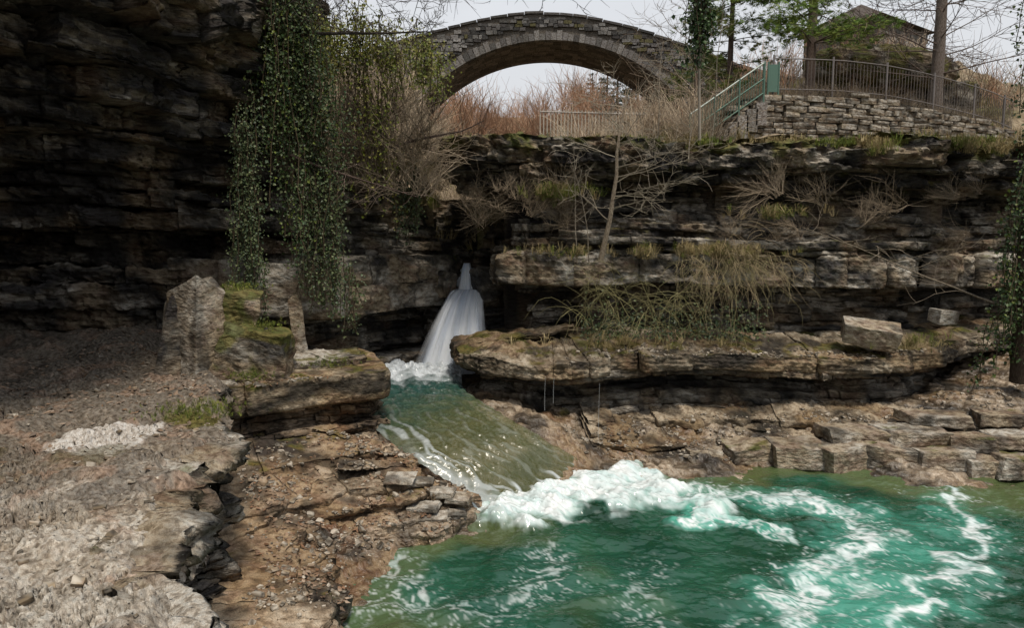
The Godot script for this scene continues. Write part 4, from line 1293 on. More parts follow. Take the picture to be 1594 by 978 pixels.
func build_wall() -> void:
	var o := thing("retaining_wall", "curved dry stone retaining wall along the top of the right cliff", "wall", Vector3(8.4, 6.0, -17.45))
	var S := resample(wall_path, 0.05)
	var r := rnd(51)
	var base := -o.position
	var back := MB.new()
	var p := PackedVector3Array()
	var c := PackedColorArray()
	var cols := 0
	for row in 4:
		for k in range(0, S.size(), 4):
			var s := S[k]
			var t := curve_at(wall_top, s.x) - 0.03
			p.append(Vector3(s.x, lerpf(t, 5.6, row / 3.0), s.z - 0.1) + base)
			c.append(Color(0.07, 0.06, 0.05))
			if row == 0:
				cols += 1
	back.grid(cols, 4, p, c)
	put(back, "earth_core", M.soil, o)
	var var_m := []
	for k in 10:
		var_m.append(rock_mesh(700 + k, Vector3.ONE, 0.05, 0.14, 0.3 + 0.12 * ((k * 7) % 5 - 2), 0.12, 0.1, 3))
	var y := 6.0
	while y < 7.75:
		var h := r.randf_range(0.09, 0.17)
		var k := r.randi() % 6
		while k < S.size() - 4:
			var wn := r.randi_range(4, 13)
			var m := mini(k + wn / 2, S.size() - 2)
			var s := S[m]
			if y + h < curve_at(wall_top, s.x) + r.randfn(0, 0.03):
				var tn := S[mini(m + 2, S.size() - 1)] - S[maxi(m - 2, 0)]
				var turn := atan2(-tn.z, tn.x)
				var b := Basis.from_euler(Vector3(r.randfn(0, 0.05), turn + r.randfn(0, 0.05), r.randfn(0, 0.035))).scaled_local(Vector3(wn * 0.05 * r.randf_range(0.9, 1.0), h * r.randf_range(0.86, 1.0), 0.3))
				put_mesh(var_m[r.randi() % 10], "stone", M.masonry, o, Transform3D(b, Vector3(s.x, y + h * 0.5, s.z + r.randfn(0, 0.02)) + base))
			k += wn
		y += h
	# railing on top
	var g := thing("metal_railing", "grey metal railing with thin upright bars above the dry stone wall", "railing", Vector3(8.4, 7.7, -17.6))
	base = -g.position
	var bar := MB.new()
	bar.tube(PackedVector3Array([Vector3.ZERO, Vector3(0, 0.78, 0)]), PackedFloat32Array([0.008, 0.008]), Color(0.12, 0.1, 0.09), 5)
	var barm := bar.mesh()
	var post := MB.new()
	post.tube(PackedVector3Array([Vector3(0, -0.15, 0), Vector3(0, 0.9, 0)]), PackedFloat32Array([0.026, 0.026]), Color(0.16, 0.14, 0.13), 6)
	var postm := post.mesh()
	var hi := PackedVector3Array()
	var lo := PackedVector3Array()
	var n := 0
	for k in range(36, S.size(), 2):
		var s := S[k]
		var t := curve_at(wall_top, s.x)
		var q := Vector3(s.x, t, s.z - 0.12) + base
		put_mesh(postm if n % 16 == 0 else barm, "post" if n % 16 == 0 else "bar", M.metal, g, Transform3D(Basis(), q + Vector3(0, 0.04, 0)))
		hi.append(q + Vector3(0, 0.86, 0))
		lo.append(q + Vector3(0, 0.12, 0))
		n += 1
	for l in [hi, lo]:
		var mb := MB.new()
		var rr := PackedFloat32Array()
		rr.resize(l.size())
		rr.fill(0.015)
		mb.tube(l, rr, Color(0.18, 0.16, 0.15), 6)
		put(mb, "rail", M.metal, g)
	# sloping green railing beside the steps
	var e := thing("stair_railing", "green painted railing sloping down beside the steps", "railing", Vector3(5.3, 7.0, -17.0))
	base = -e.position
	var a := Vector3(4.35, 6.35, -16.9)
	var b := Vector3(6.15, 7.6, -16.95)
	var green := Color(0.085, 0.155, 0.12)
	for k in 4:
		var q := a.lerp(b, k / 3.0)
		var mb := MB.new()
		mb.tube(PackedVector3Array([q + base + Vector3(0, -0.15, 0), q + base + Vector3(0, 0.82, 0)]), PackedFloat32Array([0.028, 0.028]), green, 6)
		put(mb, "post", M.metal, e)
	for h in [0.8, 0.42, 0.08]:
		var mb := MB.new()
		mb.tube(PackedVector3Array([a + base + Vector3(0, h, 0), b + base + Vector3(0, h, 0)]), PackedFloat32Array([0.02, 0.02]), Color(0.42, 0.47, 0.42) if h > 0.7 else green, 6)
		put(mb, "rail", M.metal, e)
	for k in 26:
		var q := a.lerp(b, (k + 0.5) / 26.0)
		var mb := MB.new()
		mb.tube(PackedVector3Array([q + base + Vector3(0, 0.08, 0), q + base + Vector3(0, 0.8, 0)]), PackedFloat32Array([0.009, 0.009]), green, 4)
		put(mb, "bar", M.metal, e)
	var gate := thing("green_gate", "small green metal gate at the top of the steps", "gate", Vector3(6.3, 7.7, -17.1))
	for k in 2:
		var mb := MB.new()
		mb.tube(PackedVector3Array([Vector3(k * 0.26, -0.1, 0), Vector3(k * 0.26, 0.75, 0)]), PackedFloat32Array([0.025, 0.025]), green, 6)
		put(mb, "post", M.metal, gate)
	var pn := MB.new()
	pn.box(Transform3D(Basis(), Vector3(0.13, 0.36, 0)), Vector3(0.22, 0.66, 0.02), green)
	put(pn, "panel", M.metal, gate)
	var sp := thing("stone_steps", "grey stone steps climbing to the terrace beside the green railing", "steps", Vector3(4.4, 6.2, -17.1))
	for k in 8:
		var mb := MB.new()
		mb.box(Transform3D(Basis(), Vector3(0.11 + k * 0.225, 0.075 + k * 0.155 - 0.2, -0.25)), Vector3(0.26, 0.55, 1.0), grey(0.24 + 0.05 * (k % 3), 0.06))
		put(mb, "step", M.masonry, sp)
	# pale fence by the bridge
	var ff := thing("picket_fence", "pale thin upright fence on the bank below the bridge", "fence", Vector3(4.2, 8.4, -29.5))
	base = -ff.position
	var pk := MB.new()
	pk.box(Transform3D(Basis(), Vector3(0, 0.75, 0)), Vector3(0.045, 1.5, 0.03), Color(0.34, 0.31, 0.27))
	var pkm := pk.mesh()
	var rl := PackedVector3Array()
	for k in 40:
		var x := 1.2 + k * 0.15
		var d := 29.4 + k * 0.02
		var yy := maxf(land_h(x, d), 8.3)
		put_mesh(pkm, "picket", M.twig, ff, Transform3D(Basis(), Vector3(x, yy - 0.1, -d) + base))
		if k % 3 == 0:
			rl.append(Vector3(x, yy + 1.3, -d + 0.03) + base)
	var rr2 := PackedFloat32Array()
	rr2.resize(rl.size())
	rr2.fill(0.025)
	var rm := MB.new()
	rm.tube(rl, rr2, Color(0.36, 0.33, 0.3), 5)
	put(rm, "rail", M.twig, ff)

func build_far_things() -> void:
	# ruined stone hut on the rise
	var o := thing("stone_building", "old stone building with a low dark roof on the rise behind the trees", "building", Vector3(21.7, 12.4, -43.0))
	o.rotation.y = 0.6
	var w := MB.new()
	w.box(Transform3D(Basis(), Vector3(0, 2.1, 0)), Vector3(5.6, 4.8, 4.6), Color(0.2, 0.17, 0.15))
	put(w, "wall", M.masonry, o)
	var rf := MB.new()
	var e := [Vector3(-3.2, 4.4, 2.7), Vector3(3.2, 4.4, 2.7), Vector3(3.2, 4.4, -2.7), Vector3(-3.2, 4.4, -2.7)]
	var t1 := Vector3(-0.6, 6.1, 0)
	var t2 := Vector3(0.9, 6.0, 0)
	var rc := Color(0.13, 0.11, 0.1)
	rf.quad(t1, t2, e[1], e[0], rc)
	rf.quad(t2, t1, e[3], e[2], rc)
	rf.tri(t2, e[2], e[1], rc)
	rf.tri(t1, e[0], e[3], rc)
	rf.quad(e[0], e[1], e[2], e[3], rc)
	put(rf, "roof", M.masonry, o)
	var r := rnd(65)
	var st := MB.new()
	for row in 16:
		var x := -2.8
		while x < 2.5:
			var ww := r.randf_range(0.25, 0.6)
			st.box(Transform3D(Basis(), Vector3(x + ww * 0.5, 0.15 + row * 0.27, 2.3)), Vector3(ww * 0.92, 0.24, 0.1), grey(r.randf_range(0.12, 0.36), 0.06))
			x += ww
	stuff(put(st, "stonework", M.masonry, o))
	# mossy outcrop behind the railing
	var c := thing("rock_outcrop", "mossy domed rock outcrop with a dark hollow behind the railing", "rock", Vector3(12.6, 7.6, -24.0))
	put_mesh(rock_mesh(801, Vector3(4.9, 1.5, 3.4), 0.16, 0.12, 0.0, 0.1, 1.0, 34, 2.6), "cap", M.ground, c, Transform3D(Basis.from_euler(Vector3(0.12, 0.1, -0.04)), Vector3(0, 2.3, 0.2)))
	put_mesh(rock_mesh(802, Vector3(4.6, 2.6, 2.0), 0.15, 0.1, 0.0, 0.15, 0.2, 20), "rear_wall", M.slab, c, Transform3D(Basis(), Vector3(0.2, 1.0, -0.9)))
	put_mesh(rock_mesh(803, Vector3(0.6, 2.6, 0.9), 0.06, 0.15, 0.25, 0.15, 0.3, 14), "pillar", M.slab, c, Transform3D(Basis.from_euler(Vector3(0, 0, 0.06)), Vector3(0.7, 1.0, 0.7)))
	put_mesh(rock_mesh(804, Vector3(1.6, 1.6, 1.2), 0.15, 0.2, -0.1, 0.1, 0.5, 14), "pillar", M.rock, c, Transform3D(Basis(), Vector3(2.2, 0.9, 0.6)))

# ------------------------------------------------------------------ loose rocks
func boulder(called: String, label: String, at: Vector3, size: Vector3, turn: Vector3, sd: int, mat: Material, rough := 0.06, cut := 0.18, tone := 0.1, warm := 0.1, mossy := 0.0, group := "", res := 20, sharp := 30.0) -> Node3D:
	var o := put_mesh(rock_mesh(sd, size, rough, cut, tone, warm, mossy, res, sharp), numbered(called), mat, self, Transform3D(Basis.from_euler(turn), at))
	o.set_meta("label", label)
	o.set_meta("category", "rock")
	if group:
		o.set_meta("group", group)
	return o

func flag_rank(x: float) -> int:
	var k := 0
	for o in [-1.0, -0.85, -1.4, -1.25, -0.75, -1.6, -1.1]:
		if o > x + 0.001:
			k += 1
	return k

const COUNT := ["first", "second", "third", "fourth", "fifth", "sixth", "seventh", "eighth", "ninth", "tenth", "eleventh", "twelfth"]

func block_label(all: Array, q: Array) -> String:
	var k := 0
	for o in all:
		if (o[2] < 0.4) == (q[2] < 0.4) and o[0] < q[0]:
			k += 1
	if q[2] < 0.4:
		return "weathered tan block at the far water line, %s from the waterfall side" % COUNT[k]
	return "tan slab lying on the far shore blocks, %s from the waterfall side" % COUNT[k]

func build_rocks() -> void:
	boulder("boulder", "tall upright split grey boulder beside the path", Vector3(-4.75, 2.5, -10.2), Vector3(0.66, 1.75, 0.55), Vector3(0.05, -0.62, -0.09), 43, M.slab, 0.035, 0.42, 0.34, 0.0, 0.05, "", 26, 60.0)
	boulder("boulder", "dark leaning slab against the left side of the upright boulder", Vector3(-5.22, 2.45, -10.25), Vector3(0.36, 1.5, 0.6), Vector3(0.1, 0.5, -0.16), 32, M.slab, 0.035, 0.4, -0.2, 0.05, 0.1)
	boulder("boulder", "moss topped square block perched behind the upright boulder", Vector3(-4.3, 2.95, -10.6), Vector3(0.55, 0.62, 0.6), Vector3(0.1, 0.3, -0.25), 33, M.slab, 0.06, 0.2, 0.0, 0.2, 0.85)
	boulder("boulder", "rounded mossy boulder lying on the ledge beside the upright boulder", Vector3(-4.0, 2.3, -10.55), Vector3(1.05, 0.85, 0.9), Vector3(0.05, 0.2, -0.18), 34, M.slab, 0.1, 0.3, -0.02, 0.2, 0.75)
	boulder("boulder", "narrow stone prop standing under the overhanging slab", Vector3(-3.95, 2.5, -12.35), Vector3(0.24, 1.15, 0.3), Vector3(0.05, 0.3, 0.1), 35, M.slab, 0.03, 0.2, 0.1, 0.05, 0.0)
	boulder("boulder", "tilted layered sandstone slab lying on the ledge above the pool", Vector3(7.15, 2.22, -13.35), Vector3(1.0, 0.42, 0.75), Vector3(0.22, -0.35, -0.14), 36, M.slab, 0.03, 0.18, 0.42, 0.25, 0.1)
	boulder("boulder", "small pale squared block on the ledge near the right end", Vector3(9.0, 2.5, -14.0), Vector3(0.46, 0.3, 0.34), Vector3(0.1, 0.2, -0.1), 37, M.slab, 0.02, 0.15, 0.62, 0.0, 0.0)
	boulder("boulder", "dark wet rock wedged at the right of the waterfall lip", Vector3(-0.62, 3.05, -16.75), Vector3(0.6, 0.75, 0.6), Vector3(0.1, 0.4, 0.1), 38, M.wet, 0.06, 0.25, -0.35, 0.0, 0.1)
	boulder("boulder", "dark wet rock wedged at the left of the waterfall lip", Vector3(-1.75, 3.0, -16.85), Vector3(0.6, 0.7, 0.6), Vector3(0.1, 0.9, -0.1), 39, M.wet, 0.06, 0.25, -0.35, 0.0, 0.1)
	# blocks along the far shore
	var r := rnd(91)
	var sh := [[5.2, 11.95, 0.2, 0.9, 0.42, 0.7], [6.0, 11.85, 0.18, 1.0, 0.5, 0.7], [6.8, 11.8, 0.18, 0.9, 0.5, 0.7], [7.55, 11.62, 0.16, 0.95, 0.46, 0.6], [8.2, 11.5, 0.12, 0.6, 0.4, 0.6], [8.7, 11.35, 0.2, 0.75, 0.36, 0.6], [9.3, 11.5, 0.2, 0.7, 0.4, 0.6], [6.2, 12.15, 0.52, 1.1, 0.24, 0.7], [7.3, 12.05, 0.52, 1.0, 0.28, 0.7], [8.2, 11.85, 0.46, 0.8, 0.26, 0.6], [8.85, 11.8, 0.5, 0.7, 0.24, 0.5], [9.5, 11.95, 0.5, 0.7, 0.26, 0.5], [7.9, 12.35, 0.76, 1.1, 0.2, 0.6], [9.1, 12.3, 0.78, 0.9, 0.2, 0.6], [4.3, 12.1, 0.2, 0.8, 0.34, 0.6], [3.5, 12.05, 0.12, 0.6, 0.3, 0.5]]
	var k := 0
	for q in sh:
		boulder("shore_block", block_label(sh, q), Vector3(q[0], q[2], -q[1]), Vector3(q[3], q[4], q[5]), Vector3(r.randfn(0, 0.05), r.randfn(0, 0.2), r.randfn(0, 0.05)), 110 + k, M.slab, 0.05, 0.2, 0.42, 0.28, 0.2, "blocks along the far shore" if q[2] < 0.4 else "slabs on the shore blocks", 14)
		k += 1
	# thin broken flags on the near shelf
	for q in [[-1.0, 9.35, 0.5], [-0.85, 9.15, 0.46], [-1.4, 9.5, 0.62], [-1.25, 9.15, 0.52], [-0.75, 9.35, 0.42], [-1.6, 9.3, 0.6], [-1.1, 9.0, 0.42]]:
		boulder("rock_flag", "thin pale broken rock flag on the shelf above the pool, %s from the stream edge" % COUNT[flag_rank(q[0])], Vector3(q[0], top_at(q[0], q[1]) + 0.03, -q[1]), Vector3(r.randf_range(0.3, 0.55), 0.07, r.randf_range(0.18, 0.3)), Vector3(0.08, r.randf_range(-0.4, 0.4), r.randfn(0, 0.05)), 140 + k, M.slab, 0.02, 0.25, 0.45, 0.0, 0.0, "flags on the near shelf", 8)
		k += 1
	# chips, gravel and dead leaves
	var pebs := []
	for j in 5:
		pebs.append(rock_mesh(160 + j, Vector3(1.0, 0.45, 0.8), 0.08, 0.3, 0.3, 0.1, 0.0, 3))
	var o := setting("gravel", "loose chips and pebbles on the path and shelf")
	stuff(o)
	var zones := [[-6.5, -1.6, 2.4, 10.5, 2200, 0], [-4.2, -0.6, 5.0, 10.4, 4200, 1], [1.0, 11.5, 11.7, 13.6, 5200, 1]]
	for j in 5:
		var ts := []
		var cs := PackedColorArray()
		for z in zones:
			for m in int(z[4] / 5):
				var x := r.randf_range(z[0], z[1])
				var d := r.randf_range(z[2], z[3])
				if F3.get_noise_2d(x * 1.2 + 5.0, d * 1.2) < r.randf_range(-0.3, 0.3):
					continue
				var y := 0.0
				if z[5] == 0:
					if x > edge_x(d) - 0.1:
						continue
					y = path_h(x, d)
				else:
					y = top_at(x, d)
					if y < 0.05 or x < edge_x(d) + 0.2:
						continue
				var s := (0.018 + 0.06 * pow(r.randf(), 4.0)) * (1.0 if z[5] == 0 else 1.25)
				ts.append(Transform3D(Basis.from_euler(Vector3(r.randfn(0, 0.3), r.randf() * TAU, r.randfn(0, 0.3))).scaled(Vector3.ONE * s), Vector3(x, y + s * 0.1, -d)))
				cs.append(grey(r.randf_range(0.35, 0.95), 0.06))
		scatter(pebs[j], M.chip, ts, cs, "pebbles", o)
	var lf := setting("leaf_litter", "dead brown leaves lying on the path and ledges")
	stuff(lf)
	var lt := []
	var lc := PackedColorArray()
	for m in 5200:
		var x := r.randf_range(-7.5, -2.4)
		var d := r.randf_range(5.0, 11.8)
		var dens := smoothstep(6.0, 9.5, d) * 0.8 + 0.06
		if x > edge_x(d) - 0.05 or r.randf() > dens or F3.get_noise_2d(x * 0.9, d * 0.9) < r.randf_range(-0.4, 0.15):
			continue
		lt.append(Transform3D(Basis.from_euler(Vector3(1.5 + r.randfn(0, 0.35), r.randf() * TAU, r.randfn(0, 0.3))).scaled(Vector3.ONE * r.randf_range(0.5, 1.1)), Vector3(x, path_h(x, d) + 0.02, -d)))
		lc.append(Color(0.16, 0.1, 0.06).lerp(Color(0.25, 0.2, 0.16), r.randf()) * r.randf_range(0.5, 1.4))
	for m in 4200:
		var x := r.randf_range(-4.2, -0.9)
		var d := r.randf_range(6.5, 10.6)
		var y := top_at(x, d)
		if y < 0.12 or x < edge_x(d) + 0.25 or F3.get_noise_2d(x * 0.9 + 70, d * 0.9) < r.randf_range(-0.2, 0.3):
			continue
		lt.append(Transform3D(Basis.from_euler(Vector3(1.5 + r.randfn(0, 0.3), r.randf() * TAU, r.randfn(0, 0.3))).scaled(Vector3.ONE * r.randf_range(0.4, 0.9)), Vector3(x, y + 0.015, -d)))
		lc.append(Color(0.17, 0.09, 0.05).lerp(Color(0.26, 0.2, 0.15), r.randf()) * r.randf_range(0.5, 1.4))
	scatter(leaf_mesh(0.09, 0.06), M.grass, lt, lc, "dead_leaves", lf)

# ------------------------------------------------------------------ vegetation
const DARK_IVY := [Color(0.02, 0.045, 0.012), Color(0.03, 0.06, 0.015), Color(0.045, 0.08, 0.025), Color(0.06, 0.095, 0.03)]
const PALE_IVY := [Color(0.05, 0.075, 0.03), Color(0.085, 0.11, 0.045), Color(0.11, 0.13, 0.06), Color(0.06, 0.09, 0.05)]
const BRIGHT_IVY := [Color(0.15, 0.18, 0.025), Color(0.21, 0.22, 0.035), Color(0.11, 0.14, 0.025), Color(0.25, 0.23, 0.06)]

func build_ivy() -> void:
	var r := rnd(201)
	var o := thing("hanging_ivy", "thick dark green curtain of ivy hanging from the rock overhang", "ivy", Vector3(-3.75, 2.4, -12.2))
	var b := -o.position
	var s := []
	for k in 78:
		var x := -3.75 + clampf(r.randfn(0, 0.38), -0.8, 0.75)
		var top := lerpf(8.6, 6.6, smoothstep(-3.9, -3.0, x)) + r.randfn(0, 0.3)
		var bot := maxf(3.6, 6.0 + r.randfn(0, 0.9) - (1.4 if r.randf() < 0.25 else 0.0))
		s.append([Vector3(x, top, -12.3 + r.randfn(0, 0.2) + (x + 3.7) * 0.1) + b, maxf(0.8, top - bot), 0.3])
	ivy(o, s, 202, 62.0, 0.15, DARK_IVY + PALE_IVY + [BRIGHT_IVY[2]], 0.55)
	o = thing("hanging_ivy", "grey green ivy trailing down over the squared slab to a ragged point", "ivy", Vector3(-3.4, 2.2, -12.4))
	b = -o.position
	s = []
	for k in 34:
		var x := r.randf_range(-3.8, -2.9)
		var top := r.randf_range(4.6, 6.2)
		var bot := 2.45 + absf(x + 3.3) * 1.3 + absf(r.randfn(0, 0.35))
		if x > -3.1:
			bot = 2.3 + absf(r.randfn(0, 0.2))
			top = 3.6
		s.append([Vector3(x, top, -12.35 + r.randfn(0, 0.12)) + b, maxf(0.6, top - bot), 0.2])
	ivy(o, s, 203, 55.0, 0.08, PALE_IVY, 0.5)
	o = thing("hanging_ivy", "narrow column of pale ivy leaves hanging at the cave mouth", "ivy", Vector3(-4.5, 2.8, -11.5))
	b = -o.position
	s = []
	for k in 16:
		var x := r.randf_range(-4.62, -4.3)
		s.append([Vector3(x, 6.2 + r.randfn(0, 0.2) + (x + 4.5) * 1.2, -11.5 + r.randfn(0, 0.08)) + b, 3.3 + r.randfn(0, 0.25), 0.1])
	ivy(o, s, 204, 80.0, 0.065, PALE_IVY, 0.45)
	o = thing("hanging_ivy", "short ivy trail on the left wall near the waterfall", "ivy", Vector3(-2.2, 3.9, -14.6))
	b = -o.position
	s = []
	for k in 16:
		s.append([Vector3(r.randf_range(-2.55, -1.95), r.randf_range(5.2, 5.8), -14.7 + r.randfn(0, 0.12)) + b, r.randf_range(0.7, 1.6), 0.1])
	ivy(o, s, 205, 50.0, 0.08, PALE_IVY, 0.6)
	# yellow-green creeper over the shrubs above
	o = thing("creeper", "yellow green creeper sprawling over branches left of the bridge", "creeper", Vector3(-2.9, 7.0, -14.0))
	b = -o.position
	s = []
	for k in 170:
		var t := r.randf()
		var x := lerpf(-4.0, -1.35, t)
		var top := 7.95 + 0.35 * sin(t * PI) - t * 0.35 + r.randfn(0, 0.22)
		s.append([Vector3(x, top, -13.6 + r.randfn(0, 0.3)) + b, r.randf_range(0.2, 0.9), 0.2])
	ivy(o, s, 206, 80.0, 0.15, BRIGHT_IVY, 0.55)
	# vertical leafy stems in the middle
	o = thing("hanging_ivy", "slender upright ivy stems in front of the brown bank", "ivy", Vector3(-2.7, 4.5, -13.6))
	b = -o.position
	s = []
	for k in 22:
		s.append([Vector3(r.randf_range(-2.95, -2.3), r.randf_range(6.6, 7.6), -13.6 + r.randfn(0, 0.2)) + b, r.randf_range(1.0, 2.6), 0.3])
	ivy(o, s, 207, 26.0, 0.09, BRIGHT_IVY, 0.6)
	# ivy clad trunk at the right edge
	var t := thing("ivy_clad_trunk", "dark tree trunk wrapped in ivy at the right end of the cliff", "tree", Vector3(9.95, 1.7, -13.0))
	var tr := MB.new()
	tr.tube(PackedVector3Array([Vector3(0.1, -0.4, 0), Vector3(0.0, 2.0, 0), Vector3(0.02, 5.0, 0.05), Vector3(-0.05, 8.5, 0), Vector3(0.0, 12.0, 0)]), PackedFloat32Array([0.26, 0.2, 0.17, 0.15, 0.1]), Color(0.08, 0.06, 0.045), 9)
	put(tr, "trunk", M.bark, t)
	s = []
	for k in 60:
		var a := r.randf() * TAU
		s.append([Vector3(cos(a) * 0.25, r.randf_range(3.0, 11.5), sin(a) * 0.25), r.randf_range(1.2, 3.0), 0.1])
	for k in 60:
		s.append([Vector3(r.randf_range(-0.55, 0.5), r.randf_range(0.6, 4.5), r.randf_range(-0.4, 0.45)), r.randf_range(0.6, 1.8), 0.1])
	ivy(t, s, 208, 50.0, 0.12, DARK_IVY + [PALE_IVY[1], BRIGHT_IVY[2]], 0.65)
	# ivy tassel hanging at the top
	t = thing("ivy_tassel", "dark ivy tassel hanging against the sky right of the bridge", "ivy", Vector3(3.7, 6.9, -14.0))
	s = []
	for k in 26:
		s.append([Vector3(r.randf_range(-0.22, 0.25), 2.3 + r.randfn(0, 0.3), r.randfn(0, 0.1)), r.randf_range(0.6, 1.55), 0.05])
	ivy(t, s, 209, 40.0, 0.1, DARK_IVY, 0.9)
	var tw := MB.new()
	tw.tube(PackedVector3Array([Vector3(0.12, -0.8, 0), Vector3(0.06, 0.6, 0.02), Vector3(0.1, 1.6, 0), Vector3(0.0, 3.0, 0), Vector3(0.1, 4.2, 0)]), PackedFloat32Array([0.03, 0.026, 0.022, 0.018, 0.01]), Color(0.26, 0.23, 0.19), 5)
	put(tw, "stem", M.twig, t)

func conifer(called: String, label: String, at: Vector3, height: float, rad: float, low: float, limb: float, sd: int, cols: Array, group := "", dens := 1.0) -> void:
	var t := thing(called, label, "tree", at, group)
	var r := rnd(sd)
	var tr := MB.new()
	tr.tube(PackedVector3Array([Vector3(0, -0.5, 0), Vector3(0, height * 0.3, 0), Vector3(0.05, height * 0.7, 0), Vector3(0, height, 0)]), PackedFloat32Array([rad * 1.15, rad, rad * 0.6, 0.02]), Color(0.13, 0.1, 0.085), 9)
	put(tr, "trunk", M.bark, t)
	var br := MB.new()
	var ts := []
	var cs := PackedColorArray()
	var y := low
	while y < height:
		var f := (y - low) / (height - low)
		for k in 4:
			var a := PI + r.randfn(0, 1.1) if r.randf() < 0.6 else r.randf() * TAU
			var ln := limb * (1.0 - f * 0.85) * r.randf_range(0.6, 1.1)
			var d := Vector3(cos(a), 0.05, sin(a))
			var pts := PackedVector3Array()
			var rr := PackedFloat32Array()
			for j in 6:
				var u := j / 5.0
				pts.append(Vector3(0, y, 0) + d * ln * u + Vector3(0, -0.14 * ln * u * u + 0.06 * ln * u, 0))
				rr.append(lerpf(0.03, 0.006, u) * (rad / 0.14))
			br.tube(pts, rr, Color(0.1, 0.08, 0.065), 4)
			for j in int(ln * 34.0 * dens):
				var u := r.randf_range(0.25, 1.0)
				var side := Vector3(-d.z, 0, d.x) * r.randfn(0, 0.16 + 0.12 * ln * (1.0 - absf(u - 0.7)))
				ts.append(Transform3D(Basis.from_euler(Vector3(r.randfn(0, 0.5) + 1.3, r.randf() * TAU, r.randfn(0, 0.4))).scaled(Vector3.ONE * r.randf_range(0.7, 1.3)), Vector3(0, y, 0) + d * ln * u + side + Vector3(0, -0.14 * ln * u * u + 0.06 * ln * u + r.randfn(0, 0.04), 0)))
				cs.append((cols[r.randi() % cols.size()] as Color) * r.randf_range(0.6, 1.35))
		y += 0.42 * r.randf_range(0.7, 1.2)
	stuff(put(br, "branches", M.twig, t))
	scatter(blade_tuft(9, 0.2, 14, 0.7, 0.007), M.grass, ts, cs, "needles", t)

